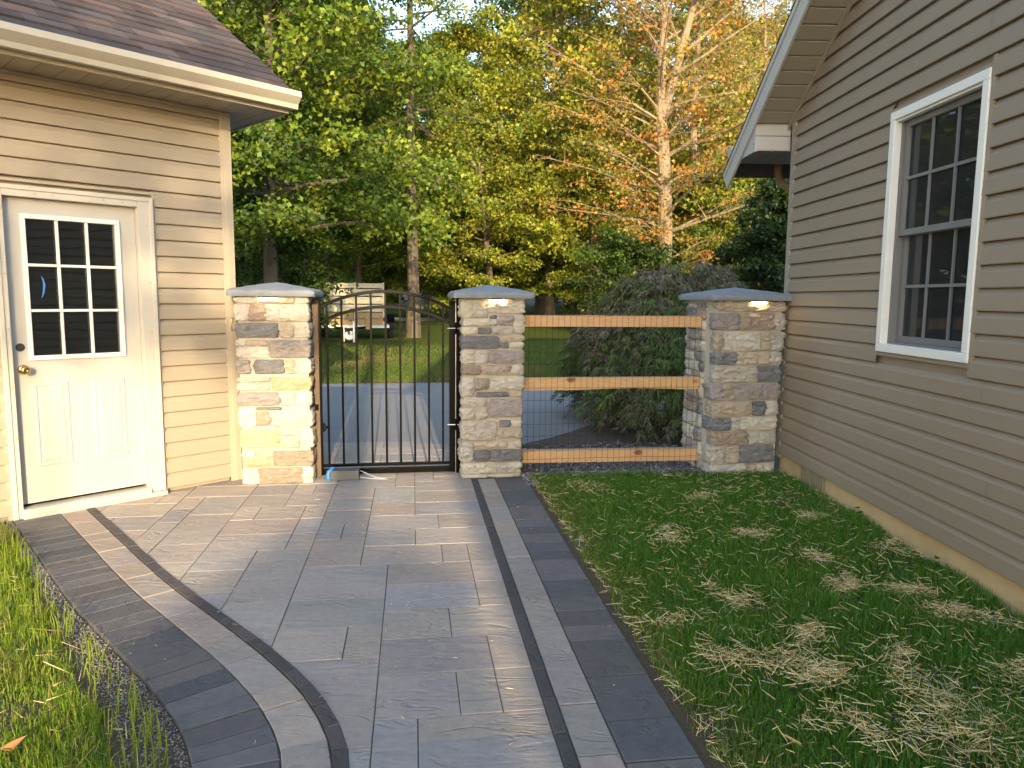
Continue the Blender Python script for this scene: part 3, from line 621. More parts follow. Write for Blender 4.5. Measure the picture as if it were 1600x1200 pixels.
PM = [(156, 252, 'C1208-1262 C1266-1342'), (156, 228, 'C1348-1536'), (256, 292, 'C1216-1352 C1356-1394'), (238, 254, 'D1360-1394'), (238, 288, 'P1412-1478'), (236, 328, 'C1486-1538'), (299, 332, 'C1214-1288 D1296-1364 G1374-1478'), (340, 404, 'D1212-1402'), (338, 366, 'T1414-1538'), (372, 402, 'D1416-1462 C1470-1536'), (411, 478, 'C1210-1272 G1278-1346 P1358-1538'), (486, 535, 'B1214-1308 T1318-1468 C1474-1536'), (543, 642, 'G1208-1272'), (552, 610, 'B1286-1352'), (543, 610, 'C1362-1538'), (620, 646, 'D1286-1458 T1464-1530'), (654, 692, 'G1212-1342'), (699, 758, 'C1212-1272 C1284-1342'), (656, 748, 'P1356-1532'), (766, 864, 'C1212-1394'), (764, 800, 'D1408-1470 C1478-1530'), (808, 860, 'T1402-1530'), (870, 974, 'G1206-1266'), (870, 906, 'T1278-1452 C1458-1528'), (913, 974, 'D1278-1356 D1364-1532'), (980, 1034, 'C1214-1396 G1404-1458 C1464-1528'), (1038, 1056, 'C1212-1346 C1352-1520')]
PR = [(177, 230, 'T1056-1086 T1092-1220 T1226-1414'), (238, 322, 'P1052-1162 B1172-1352 C1358-1416'), (330, 426, 'T1052-1086 C1090-1282 T1298-1342 G1346-1410'), (433, 494, 'D1050-1162 T1168-1338 G1344-1404'), (500, 584, 'C1050-1274 D1280-1402'), (592, 674, 'P1050-1098 T1102-1152 P1158-1306 P1312-1402'), (680, 754, 'T1052-1254 D1264-1328 C1334-1396'), (761, 828, 'D1046-1146 G1152-1196 C1204-1392'), (834, 900, 'B1052-1242 C1248-1300 C1304-1388'), (906, 996, 'C1044-1122 T1130-1194 D1202-1386'), (1002, 1056, 'G1046-1240 T1246-1292 C1298-1380')]
def parse(rows, x0, x1, y0, y1, Hh):
    out = []
    for ya, yb, st in rows:
        for tok in st.split():
            c = tok[0]; a, b = map(float, tok[1:].split('-')); out.append(((a - x0) / (x1 - x0), (b - x0) / (x1 - x0), Hh * (1 - (yb - y0) / (y1 - y0)), Hh * (1 - (ya - y0) / (y1 - y0)), c))
    return out
def rock(mb, o, ax, ay, az, nx, ny, nz, c, seed, amp=.016):
    """closed rock-faced block: corner o, edges ax (along), ay (depth, away), az (up)"""
    cen = o + (ax + ay + az) / 2; hx, hy, hz = ax.length / 2, ay.length / 2, az.length / 2; ex, ey, ez = ax.normalized(), ay.normalized(), az.normalized()
    vid = {}; vs = []; fs = []
    def vert(i, j, k):
        key = (i, j, k)
        if key in vid: return vid[key]
        p = Vector(((2 * i / nx - 1) * hx, (2 * j / ny - 1) * hy, (2 * k / nz - 1) * hz))
        r = min(.009, hz * .5, hx * .5); q = Vector((max(-hx + r, min(hx - r, p.x)), max(-hy + r, min(hy - r, p.y)), max(-hz + r, min(hz - r, p.z)))); d = p - q
        if d.length > 1e-6: nrm = d.normalized(); p = q + nrm * r
        else: nrm = Vector((0, 0, 1))
        wpos = cen + ex * p.x + ey * p.y + ez * p.z; sp = Vector((wpos.x, wpos.y, wpos.z * 1.5)) + Vector((seed * 3.7, seed * 1.3, 0))
        ed = min((hx - abs(p.x)) if abs(nrm.x) < .7 else 9, (hz - abs(p.z)) if abs(nrm.z) < .7 else 9, (hy - abs(p.y)) if abs(nrm.y) < .7 else 9)
        bul = min(1, ed / .03) * .009
        n1 = noise.noise(sp * 12); ch = noise.noise(sp * Vector((20, 20, 34)) + Vector((7, 3, 1))); nn = n1 * .9 + max(-.5, min(.5, ch * 3.2)) * .55 + noise.noise(sp * 60) * .30 + abs(noise.noise(sp * Vector((24, 24, 60)))) * .7
        disp = bul + amp * nn * (.25 if (abs(nrm.z) > .7) else 1) * (1 if not abs(nrm.z) > .7 else .5)
        wpos += (ex * nrm.x + ey * nrm.y + ez * nrm.z * .25) * disp
        vid[key] = len(vs); vs.append(wpos); return vid[key]
    def face(f, flip):
        fs.append(f[::-1] if flip else f)
    for i in range(nx):
        for k in range(nz):
            face((vert(i, 0, k), vert(i + 1, 0, k), vert(i + 1, 0, k + 1), vert(i, 0, k + 1)), False)
            face((vert(i, ny, k), vert(i + 1, ny, k), vert(i + 1, ny, k + 1), vert(i, ny, k + 1)), True)
    for j in range(ny):
        for k in range(nz):
            face((vert(0, j, k), vert(0, j + 1, k), vert(0, j + 1, k + 1), vert(0, j, k + 1)), True)
            face((vert(nx, j, k), vert(nx, j + 1, k), vert(nx, j + 1, k + 1), vert(nx, j, k + 1)), False)
    for i in range(nx):
        for j in range(ny):
            face((vert(i, j, 0), vert(i + 1, j, 0), vert(i + 1, j + 1, 0), vert(i, j + 1, 0)), True)
            face((vert(i, j, nz), vert(i + 1, j, nz), vert(i + 1, j + 1, nz), vert(i, j + 1, nz)), False)
    mb.add(vs, fs, c)
def pillar(origin, ux, uy, W, Hh, capw, layout, label, lamp_at, seed):
    """origin: front-left corner at the ground; ux along the front, uy away"""
    rnd = random.Random(seed); D = W
    cx = origin + ux * (W / 2) + uy * (D / 2)
    t = thing('stone_pillar', label, 'pillar', cx, 'stone gate pillars')
    core = MB(); m_ = .014; core.box(origin + ux * m_ + uy * m_, ux * (W - 2 * m_), uy * (D - 2 * m_), (0, 0, Hh)); core.build('mortar', M['mortar'], t, bevel=.004)
    st = MB()
    Z = Vector((0, 0, 1))
    for k, (a, b, z0, z1, c) in enumerate(layout):
        a, b = max(a, 0), min(b, 1); dep = .04
        colr = vary(SC[c], .13); corner = a < .03 or b > .97
        dep = rnd.choice([.10, .14, .2]) if corner else .05
        x0, x1 = a * W, b * W; z0 = max(z0, .0); 
        nx = max(4, min(30, int((x1 - x0) / .010))); nz = max(3, min(14, int((z1 - z0) / .0095))); ny = max(3, int(dep / .02))
        rock(st, origin + ux * x0 + Z * z0, ux * (x1 - x0), uy * dep, Z * (z1 - z0), nx, ny, nz, colr, seed * 17 + k)
    # remaining three sides: courses of random stones
    for (o, e1, e2) in ((origin + ux * W + uy * .21, uy, -ux), (origin + uy * D, -uy, ux), (origin + ux * W + uy * D, -ux, -uy)):
        Ltot = (W - .22) if abs(e1.dot(ux)) < .5 else W
        if (e1 + uy).length < .1: Ltot = W - .22
        z = .005; kk = 0
        while z < Hh - .03:
            h = min(rnd.choice([.055, .085, .10, .12]), Hh - z - .004)
            x = .004
            while x < Ltot - .03:
                wd = min(rnd.choice([.09, .14, .2, .27]), Ltot - x)
                if Ltot - x - wd < .05: wd = Ltot - x
                c = vary(SC[rnd.choice('CCCGTPDBC')], .13)
                rock(st, o + e1 * (x + .004) + Z * z, e1 * (wd - .010), e2 * .05, Z * (h - .008), max(3, int(wd / .03)), 3, max(3, int(h / .022)), c, seed * 31 + kk); kk += 1
                x += wd
            z += h
    # seam stones where the front corner blocks stop short on the side faces
    st.build('stones', M['stone'], t, smooth=True)
    cp = MB(); hw = capw / 2; n = 26
    def capv(i, j, top):
        u, v = 2 * i / n - 1, 2 * j / n - 1; r = max(abs(u), abs(v)); p = cx + ux * (u * hw) + uy * (v * hw)
        if top: z = Hh + .052 + .062 * (1 - r) ** .95 if r < .97 else Hh + .043
        else: z = Hh + .0005
        if r > .97 and not top: p -= (ux * u + uy * v) * hw * .008
        nz_ = noise.noise(p * 14 + Vector((seed, 0, z * 9))) * .005 + noise.noise(p * 40 + Vector((0, seed, 0))) * .002
        if r > .97: p += (ux * (u if abs(u) > .97 else 0) + uy * (v if abs(v) > .97 else 0)) * nz_ * 1.6
        return p + Z * (z + (nz_ if top else 0))
    for top in (True, False):
        vs = [capv(i, j, top) for j in range(n + 1) for i in range(n + 1)]
        fs = [(j * (n + 1) + i, j * (n + 1) + i + 1, (j + 1) * (n + 1) + i + 1, (j + 1) * (n + 1) + i) for j in range(n) for i in range(n)]
        cp.add(vs, fs if top else [f[::-1] for f in fs])
    rim = [(i, 0) for i in range(n)] + [(n, j) for j in range(n)] + [(i, n) for i in range(n, 0, -1)] + [(0, j) for j in range(n, 0, -1)]; K = len(rim); rows = []
    for lv in range(4):
        vs = []
        for (i, j) in rim:
            a, b = capv(i, j, True), capv(i, j, False); f = lv / 3; p = a.lerp(b, f); u, v = 2 * i / n - 1, 2 * j / n - 1
            if 0 < lv < 3: p += (ux * u + uy * v) * (.004 + .006 * noise.noise(p * 30 + Vector((lv, seed, 0))))
            vs.append(p)
        rows += vs
    cp.add(rows, [(lv * K + k, (lv + 1) * K + k, (lv + 1) * K + (k + 1) % K, lv * K + (k + 1) % K) for lv in range(3) for k in range(K)])
    cp.build('cap', M['cap'], t, smooth=True)
    lm = MB(); lo = origin + ux * (lamp_at - .07) - uy * .030
    lm.box(lo + Z * (Hh - .010), ux * .14, uy * .03, Z * .010); lamp = lm.build('lamp', M['black_metal'], t)
    lm = MB(); lm.box(lo + ux * .006 + uy * .004 + Z * (Hh - .016), ux * .128, uy * .022, Z * .0058); lm.build('lens', M['lamp_lens'], lamp)
    return t
HP = 1.462
pillar(fp(-.270, .0, 0), FD, FN, .545, HP, .640, parse(PL, 100, 452, 145, 1082, HP), 'stone pillar beside the cream garage corner, lit warm by the sun', .25, 3)
pillar(fp(1.452, .0, 0), FD, FN, .505, HP, .640, parse(PM, 1208, 1538, 156, 1056, HP), 'stone pillar between the black gate and the wooden rails', .28, 5)
RU = Vector((math.cos(R(10)), math.sin(R(10)), 0)); RV = Vector((-RU.y, RU.x, 0))
pillar(Vector((1.668, 5.985, 0)), RU, RV, .602, HP, .72, parse(PR, 1046, 1410, 177, 1056, HP), 'stone pillar standing against the taupe house wall', .36, 8)

# ------------------------------------------------------------------ gate and posts
GB = .20
t = thing('gate_post', 'brown wooden gate post against the left stone pillar', 'post', fp(.255 + .03, GB, 0), 'gate posts')
mb = MB(); mb.box(fp(.277, GB - .01, 0), FD * .045, FN * .09, (0, 0, 1.44)); mb.build('post', M['post_wood'], t, bevel=.003)
mb = MB(); mb.box(fp(.282, GB - .016, .55), FD * .03, FN * .006, (0, 0, .05)); mb.build('strike_plate', M['black_metal'], t)
t = thing('gate_post', 'dark steel hinge post against the middle stone pillar', 'post', fp(1.445, GB, 0), 'gate posts')
mb = MB(); mb.box(fp(1.425, GB, 0), FD * .038, FN * .05, (0, 0, 1.46)); mb.build('post', M['black_metal'], t, bevel=.003)
mb = MB(); mb.box(fp(1.419, GB + .002, 0), FD * .004, FN * .03, (0, 0, 1.46)); mb.build('metal_edge', M['bright_steel'], t)
gt = thing('iron_gate', 'black iron garden gate with two arched top rails and nine bars', 'gate', fp(.86, GB + .02, 0))
A0, A1 = .338, 1.368
mb = MB(); mb.box(fp(A0 - .052, GB - .005, .012), FD * .052, FN * .05, (0, 0, 1.425)); mb.box(fp(A1, GB - .005, .012), FD * .048, FN * .05, (0, 0, 1.415)); mb.box(fp(A0, GB, .012), FD * (A1 - A0), FN * .04, (0, 0, .045)); mb.build('frame', M['black_metal'], gt, bevel=.003)
mb = MB(); mb.box(fp(A0, GB + .004, .075), FD * (A1 - A0), FN * .03, (0, 0, .022)); mb.build('bottom_rail', M['black_metal'], gt, bevel=.003)
def arc(z0, rise, u): return z0 + rise * (1 - (2 * u - 1) ** 2) ** .92 if 0 < u < 1 else z0
for z0, rise in ((1.375, .135), (1.258, .128)):
    mb = MB(); pts = [fp(lerp(A0 - .004, A1 + .004, k / 24), GB + .019, arc(z0, rise, k / 24)) for k in range(25)]
    base = 0; hw_, hh_ = .016, .013
    for k, p in enumerate(pts):
        tt = (pts[min(k + 1, 24)] - pts[max(k - 1, 0)]).normalized(); nn = FN.cross(tt).normalized() * -1
        for a_, b_ in ((-1, -1), (1, -1), (1, 1), (-1, 1)): mb.v.append(tuple(p + FN * (a_ * hw_) + nn * (b_ * hh_))); mb.c.append((1, 1, 1))
    for k in range(24):
        for q in range(4): mb.f.append((4 * k + q, 4 * k + (q + 1) % 4, 4 * k + 4 + (q + 1) % 4, 4 * k + 4 + q))
    mb.build('arched_rail', M['black_metal'], gt, bevel=.003)
for k in range(9):
    tt = .386 + k * .1163; u = (tt - A0) / (A1 - A0); mb = MB(); mb.box(fp(tt - .0085, GB + .012, .096), FD * .017, FN * .017, (0, 0, arc(1.375, .135, u) - .096 - .010)); mb.build('bar', M['black_metal'], gt, bevel=.002)
for z in (1.215, .415):
    mb = MB(); mb.box(fp(1.372, GB - .018, z - .04), FD * .045, FN * .014, (0, 0, .075)); mb.tube([fp(1.425, GB - .015, z - .045), fp(1.425, GB - .015, z + .05)], .014, 10); mb.box(fp(1.432, GB - .018, z - .035), FD * .03, FN * .014, (0, 0, .065)); h = mb.build('hinge', M['black_metal'], gt, bevel=.002)
    mb = MB(); mb.tube([fp(1.352, GB - .022, z), fp(1.452, GB - .022, z)], .0045, 8); mb.build('bolt', M['bright_steel'], h)
mb = MB(); mb.box(fp(.343, GB - .01, .375), FD * .008, FN * .03, (0, 0, .07)); mb.tube([fp(.345, GB - .012, .44), fp(.378, GB - .012, .41), fp(.345, GB - .012, .375)], .006, 6); mb.tube([fp(.345, GB - .01, .41), fp(.372, GB - .01, .41)], .005, 6); mb.build('latch', M['black_metal'], gt)
for a_, z_ in ((A0 - .056, 1.437), (A1 - .004, 1.427)): mb = MB(); mb.box(fp(a_, GB - .009, z_), FD * .06, FN * .058, (0, 0, .010)); mb.build('stile_cap', M['black_metal'], gt, bevel=.003)

# ------------------------------------------------------------------ rail fence
fe = thing('rail_fence', 'three orange pine rails with black wire mesh between stone pillars', 'fence', fp(2.8, .1, 0))
RB = .10
for z0, z1, dz, th in ((1.235, 1.330, .0, .055), (.705, .808, -.004, .085), (.092, .192, -.016, .085)):
    mb = MB(); n = 24
    for k in range(n):
        ta, tb2 = lerp(1.945, 3.60, k / n), lerp(1.945, 3.60, (k + 1) / n); za, zb = dz * k / n, dz * (k + 1) / n
        wa = .014 * max(0, math.sin(math.pi * (k / n - .3) / .55)) if (.3 < k / n < .85 and z0 > .5 and z0 < 1) else 0
        wb = .014 * max(0, math.sin(math.pi * ((k + 1) / n - .3) / .55)) if (.3 < (k + 1) / n < .85 and z0 > .5 and z0 < 1) else 0
        A = [fp(ta, RB, z0 + za + wa), fp(ta, RB + th, z0 + za), fp(ta, RB + th, z1 + za), fp(ta, RB, z1 + za)]; B = [fp(tb2, RB, z0 + zb + wb), fp(tb2, RB + th, z0 + zb), fp(tb2, RB + th, z1 + zb), fp(tb2, RB, z1 + zb)]
        mb.add(A + B, [(0, 4, 7, 3), (3, 7, 6, 2), (2, 6, 5, 1), (1, 5, 4, 0)])
    mb.build('rail', M['rail_wood'], fe)
wm = MB(); rnd = random.Random(4)
for k in range(34):
    tt = 1.965 + k * .0497; wm.tube([fp(tt + rnd.uniform(-.002, .002), RB - .005, .0), fp(tt + rnd.uniform(-.003, .003), RB - .005, .7), fp(tt, RB - .005, 1.328)], .0013, 4, cap=False)
for k in range(14):
    z = .02 + k * .1005; wm.tube([fp(1.955 + (3.615 - 1.955) * q / 6, RB - .0075, z + rnd.uniform(-.003, .003)) for q in range(7)], .0013, 4, cap=False)
wm.build('wire_mesh', M['wire'], fe)

# ------------------------------------------------------------------ small things by the gate and wall
t = thing('carton', 'small grey box with blue wrap and loose clear straps at the gate foot', 'box', fp(.53, .06, 0))
mb = MB(); mb.box(fp(.405, .045, .002), FD * .225, FN * .10, (0, 0, .075)); bx_ = mb.build('box_body', M['box_grey'], t, bevel=.004)
mb = MB(); mb.tube([fp(.40, .05, .0), fp(.386, .055, .03), fp(.392, .06, .07), fp(.415, .07, .085), fp(.44, .09, .088)], [.018, .02, .018, .014, .008], 7); mb.tube([fp(.395, .10, .05), fp(.41, .12, .085), fp(.45, .13, .086)], [.016, .014, .008], 7); mb.build('blue_wrap', M['blue_tape'], bx_, smooth=True)
mb = MB()
for pts in ([(.64, .08, .065), (.70, .07, .04), (.77, .05, .012), (.84, .03, .006)], [(.64, .05, .02), (.70, .035, .012), (.78, .02, .008), (.86, .015, .006)], [(.66, .09, .05), (.74, .06, .022), (.80, .03, .01)]):
    P3 = [fp(*p) for p in pts]; vs = []
    for p in P3: vs += [p, p + FN * .012 + Vector((0, 0, .003))]
    mb.add(vs, [(2 * k, 2 * k + 2, 2 * k + 3, 2 * k + 1) for k in range(len(P3) - 1)])
mb.build('strap', M['plastic'], t)
t = thing('spring_clip', 'silver spring clip hanging on the garage corner trim', 'clip', gp(-.03, .03, 1.23))
mb = MB(); pts = [(-.008, .085), (.012, .082), (.024, .05), (.026, .0), (.014, -.025), (-.008, -.022), (-.014, .02), (-.012, .06), (-.008, .085)]
mb.tube([gp(-.035 + a_, .030 + .004 * math.sin(k), 1.215 + b_) for k, (a_, b_) in enumerate(pts)], .0035, 7); mb.build('clip_ring', M['bright_steel'], t, smooth=True)
mb = MB(); mb.tube([gp(-.05, .026, 1.285), gp(-.035, .034, 1.30), gp(.0, .04, 1.295), gp(.02, .03, 1.275), gp(.018, .026, 1.262)], .0045, 7); mb.build('staple', M['bright_steel'], t, smooth=True)

# ------------------------------------------------------------------ trailer on the far lawn
TX, TY, TZ = -4.62, 21.5, .15
t = thing('utility_trailer', 'cream slatted utility trailer parked on the far lawn behind the gate', 'trailer', (TX, TY, TZ)); ta_ = R(12)
ex = Vector((math.cos(ta_), math.sin(ta_), 0)); ey = Vector((-ex.y, ex.x, 0))
def tp(x, y, z): return Vector((TX, TY, TZ)) + ex * x + ey * y + Vector((0, 0, z))
mb = MB(); mb.box(tp(-.98, 0, .40), ex * 1.96, ey * 3.2, (0, 0, .09)); mb.build('bed', M['steel_white'], t, bevel=.006)
mb = MB()
for z0, h in ((1.57, .14), (1.345, .19), (1.115, .195), (.88, .20)): mb.box(tp(-.86, -.01, z0), ex * 1.66, ey * .025, (0, 0, h))
for y in (1,):
    for z0, h in ((1.57, .14), (1.33, .18), (1.12, .16), (.88, .18), (.5, .3)):
        mb.box(tp(.805, .1, z0), ey * 3.0, ex * .022, (0, 0, h)); mb.box(tp(-.86, .1, z0), ey * 3.0, ex * -.022, (0, 0, h))
mb.build('slat_panel', M['cream_board'], t)
for x in (-.89, -.03, .79): mb = MB(); mb.box(tp(x, -.045, .49), ex * .05, ey * .035, (0, 0, 1.24)); mb.build('stake', M['cream_board'], t)
mb = MB()
for z0, h in ((.49, .17), (.68, .17)): mb.box(tp(-.86, -.012, z0), ex * 1.66, ey * .03, (0, 0, h))
mb.box(tp(.30, -.05, .36), ex * .14, ey * .035, (0, 0, .50)); mb.build('front_board', M['brown_board'], t)
mb = MB(); mb.tube([tp(-.6, .05, .42), tp(-.2, -.9, .40)], .04, 6); mb.tube([tp(.3, .05, .42), tp(-.2, -.9, .40)], .04, 6); mb.tube([tp(-.2, -.85, .40), tp(-.2, -1.3, .40)], .045, 8); mb.build('drawbar', M['black_metal'], t)
mb = MB(); mb.tube([tp(-.05, -.7, .62), tp(-.05, -.7, .02)], .03, 8); mb.tube([tp(-.32, -.7, .5), tp(-.32, -.7, .05)], .02, 8); lathe(mb, tp(-.18, -.72, .22), -ey, [(.13, 0), (.13, .05), (.09, .06), (.09, .03), (.03, .03), (.03, .08)]); mb.build('jack', M['steel_white'], t)
for sx in (-1.13, 1.0):
    mb = MB(); lathe(mb, tp(sx, 1.6, .34), ex, [(.20, .0), (.33, .0), (.34, .03), (.34, .15), (.32, .18), (.19, .18)], 24); wh = mb.build('wheel', M['rubber'], t, smooth=True)
    mb = MB(); lathe(mb, tp(sx + (.03 if sx < 0 else .03), 1.6, .34), ex, [(.19, 0), (.19, .12), (.05, .13)]); mb.build('rim', M['steel_white'], wh)
    mb = MB(); pts = [tp(sx + .08, 1.6 + .46 * math.cos(a_), .36 + .42 * math.sin(a_)) for a_ in np.linspace(0, math.pi, 9)]; vs = []
    for p in pts: vs += [p - ex * .12, p + ex * .12]
    mb.add(vs, [(2 * k, 2 * k + 1, 2 * k + 3, 2 * k + 2) for k in range(8)]); mb.build('fender', M['black_metal'], t)
mb = MB(); mb.box(tp(.84, -.03, .5), ex * .05, ey * .04, (0, 0, .38)); mb.box(tp(.80, -.05, .60), ex * .12, ey * .03, (0, 0, .12)); mb.build('tail_light', M['rubber'], t)
# ------------------------------------------------------------------ trees
def unit(v): return v / np.maximum(np.linalg.norm(v, axis=-1, keepdims=True), 1e-6)
def leaf_quads(C, size, rng, aspect=.55, up=.9, droop=0.0, cols=None, lobes=False):
    """C: leaf positions (n,3). Each leaf a small pointed blade of its own direction."""
    n = len(C); nrm = unit(rng.normal(size=(n, 3)) * np.array([1, 1, .7]) + np.array([0, 0, up]))
    d = rng.normal(size=(n, 3)); d[:, 2] -= droop; d = unit(d - nrm * (d * nrm).sum(1, keepdims=True)); s = np.cross(nrm, d)
    L = size * rng.uniform(.65, 1.25, (n, 1)); W = L * aspect * .5
    if lobes:      # three pointed lobes: 7 vertices, 5 triangles
        V = np.stack([C, C + d * L * .45 - s * W * .5, C + d * L * .35 - s * W * 1.9, C + d * L * .62 - s * W * .45 , C + d * L, C + d * L * .62 + s * W * .45, C + d * L * .35 + s * W * 1.9, C + d * L * .1], 1)
        T = np.array([(0, 2, 3), (0, 3, 4), (0, 4, 5), (0, 5, 6)])
        V = V.reshape(-1, 3); T = (T[None] + np.arange(n)[:, None, None] * 8).reshape(-1, 3); k = 8
    else:
        V = np.stack([C, C + d * L * .45 - s * W, C + d * L, C + d * L * .45 + s * W], 1).reshape(-1, 3)
        T = (np.array([(0, 1, 2), (0, 2, 3)])[None] + np.arange(n)[:, None, None] * 4).reshape(-1, 3); k = 4
    return V, T, np.repeat(cols, k, 0)
def palette(n, pal, rng, cl=None, nc=1):
    """colours: each leaf leans to its twig's colour"""
    pal = np.array(pal); base = pal[rng.integers(0, len(pal), nc)][cl] if cl is not None else pal[rng.integers(0, len(pal), n)]
    other = pal[rng.integers(0, len(pal), n)]; c = base * .7 + other * .3
    return np.clip(c * rng.uniform(.72, 1.3, (n, 1)), 0, 1)
def make_tree(seed, H, R_, cb, tr, limbs, per_limb, per_twig, lsize, pal, prof='round', droop=.15, spread=.35, fork=None, lobes=False, bare=0.0, rise=.5, trunk_top=.92, sag=0):
    """returns (wood mesh builder, leaf V, T, C); origin at the trunk's foot"""
    rnd = random.Random(seed); rng = np.random.default_rng(seed); wood = MB(); tw = []
    def trunk(p0, dirv, length, r0, r1, nseg=9):
        pts, rs = [Vector(p0)], [r0]; d = Vector(dirv).normalized()
        for k in range(nseg):
            d = (d + Vector((rnd.uniform(-.05, .05), rnd.uniform(-.05, .05), .03))).normalized(); pts.append(pts[-1] + d * length / nseg); rs.append(lerp(r0, r1, (k + 1) / nseg))
        return pts, rs
    stems = []
    if fork:
        pts, rs = trunk((0, 0, -.1), (0, 0, 1), H * fork[0], tr * 1.05, tr * .8, 6); rs[0] *= 1.35; wood.tube(pts, rs, 9); stems.append((pts, rs, 1))
        for dx, dy, f in fork[1:]:
            p2, r2 = trunk(pts[-1] - Vector((0, 0, .1)), (dx, dy, 1), H * f, tr * .62, tr * .12, 9); wood.tube(p2, r2, 8); stems.append((p2, r2, 1))
    else:
        pts, rs = trunk((0, 0, -.1), (rnd.uniform(-.04, .04), 0, 1), H * trunk_top, tr, tr * .10, 12); rs[0] *= 1.35; wood.tube(pts, rs, 9); stems.append((pts, rs, 1))
    def env(u):
        if prof == 'cone': return max(.12, 1 - u) ** .8
        if prof == 'oval': return max(.15, math.sin(math.pi * (.12 + .86 * u))) ** .7
        return max(.2, math.sin(math.pi * (.22 + .72 * u))) ** .55
    az = rnd.uniform(0, 6)
    live = [s for s in stems if s[2]]
    for k in range(limbs):
        u = (k + rnd.random()) / limbs; h = cb + (H * .97 - cb) * u; fit = [q for q in live if q[0][0].z - .2 <= h <= q[0][-1].z + 1.5] or live; pts, rs, _ = fit[k % len(fit)]
        # the point of this stem nearest that height
        zz = [p.z for p in pts]; i = min(range(len(pts)), key=lambda q: abs(zz[q] - h)); 
        if i == len(pts) - 1: i -= 1
        f = min(1, max(0, (h - zz[i]) / max(.01, zz[i + 1] - zz[i]))); p0 = pts[i].lerp(pts[i + 1], f); az += 2.4 + rnd.uniform(-.4, .4)
        L = R_ * env(u) * rnd.uniform(.7, 1.15); d = Vector((math.cos(az), math.sin(az), rise * (.4 + u) + rnd.uniform(-.1, .2) - sag * (1 - u))).normalized()
        lp = [p0]; nseg = 6
        for s in range(nseg):
            d = (d + Vector((rnd.uniform(-.16, .16), rnd.uniform(-.16, .16), rnd.uniform(-.08, .10) - droop * .25))).normalized(); lp.append(lp[-1] + d * L / nseg)
        r0 = max(.010, min(rs[i] * .38, .011 * L + .010)); wood.tube(lp, [lerp(r0, .006, s / nseg) for s in range(nseg + 1)], 5, cap=False)
        for q in range(per_limb):
            v = rnd.uniform(.22, 1.0); j = min(int(v * nseg), nseg - 1); pp = lp[j].lerp(lp[j + 1], v * nseg - j); a2 = rnd.uniform(0, 6.28); sd_ = (lp[j + 1] - lp[j]).normalized()
            l2 = L * rnd.uniform(.18, .42) * (1.15 - v * .5) + .15; d2 = (sd_ * .7 + Vector((math.cos(a2), math.sin(a2), rnd.uniform(-.3, .5) - droop))).normalized(); e = pp + d2 * l2; m = pp.lerp(e, .5) + Vector((0, 0, .05 * l2))
            wood.tube([pp, m, e], [max(.004, r0 * .3), .005, .003], 3, cap=False)
            if rnd.random() >= bare: tw.append((pp, m, e))
    if not tw: return wood, None
    A = np.array([[tuple(q) for q in t] for t in tw]); n = len(A); cl = np.repeat(np.arange(n), per_twig); N_ = n * per_twig
    f = rng.beta(1.6, 1.1, N_)[:, None]; P = A[cl, 0] * (1 - f) ** 2 + A[cl, 1] * 2 * f * (1 - f) + A[cl, 2] * f * f
    P = P + rng.normal(size=(N_, 3)) * spread * np.array([1, 1, .55]) * rng.uniform(.3, 1, (n, 1))[cl]
    cols = palette(N_, pal, rng, cl, n)
    return (wood,) + leaf_quads(P, lsize, rng, cols=cols, droop=.5, lobes=lobes)
PAL_MAPLE = [(.055, .11, .013), (.085, .145, .016), (.14, .20, .018), (.030, .058, .012), (.22, .26, .024)]
PAL_YG = [(.21, .25, .024), (.27, .28, .028), (.15, .19, .020), (.34, .31, .035), (.09, .12, .016)]
PAL_FALL = [(.30, .20, .035), (.38, .19, .035), (.22, .20, .035), (.14, .16, .03), (.40, .13, .035), (.26, .22, .05)]
PAL_DARK = [(.022, .045, .012), (.03, .058, .014), (.042, .075, .014), (.02, .036, .012)]
PAL_OLIVE = [(.10, .12, .025), (.14, .14, .03), (.07, .095, .02), (.18, .15, .04)]
ARCH = {}
def arch(name, bark, **kw):
    r = make_tree(**kw); wood, V, T, C = r
    wm_ = wood.build('trunk', M[bark]); cm = mesh_np('crown', V, T, C, M['leaf']); ARCH[name] = (wm_.data, cm.data)
    bpy.data.objects.remove(wm_); bpy.data.objects.remove(cm)
def tree(name, arch_, label, X, Y, s=1.0, rz=0.0, cat='tree', group=None, sz=None):
    t = thing(name, label, cat, (X, Y, ground_z(X, Y) - .05), group); t.rotation_euler = (0, 0, rz); t.scale = (s, s, sz or s)
    for nm, me in zip(('trunk', 'crown'), ARCH[arch_]):
        o = bpy.data.objects.new(nm, me); col.objects.link(o); o.parent = t
    return t
def px(u, d, v=None): return (u - 800) / 1139.1 * d
arch('maple', 'bark', seed=11, H=13, R_=4.6, cb=2.5, tr=.20, limbs=58, per_limb=15, per_twig=90, lsize=.125, pal=PAL_MAPLE, spread=.34, lobes=True, sag=.12)
arch('sweetgum', 'bark', seed=23, H=18, R_=3.6, cb=4.2, tr=.21, limbs=64, per_limb=8, per_twig=34, lsize=.13, pal=PAL_YG[:3] + PAL_MAPLE[:3], prof='oval', spread=.30, droop=.3, lobes=True, sag=.5)
arch('gold', 'bark', seed=31, H=17, R_=4.6, cb=2.2, tr=.22, limbs=60, per_limb=11, per_twig=56, lsize=.17, pal=PAL_YG, spread=.36, lobes=True)
arch('autumn', 'bark_light', seed=47, H=18, R_=4.3, cb=2.0, tr=.25, limbs=84, per_limb=13, per_twig=30, lsize=.12, pal=PAL_FALL + PAL_OLIVE[:2], fork=(.40, (-.02, 0, .56), (.34, .05, .58)), spread=.33, bare=.15, lobes=True, sag=.1, rise=.9)
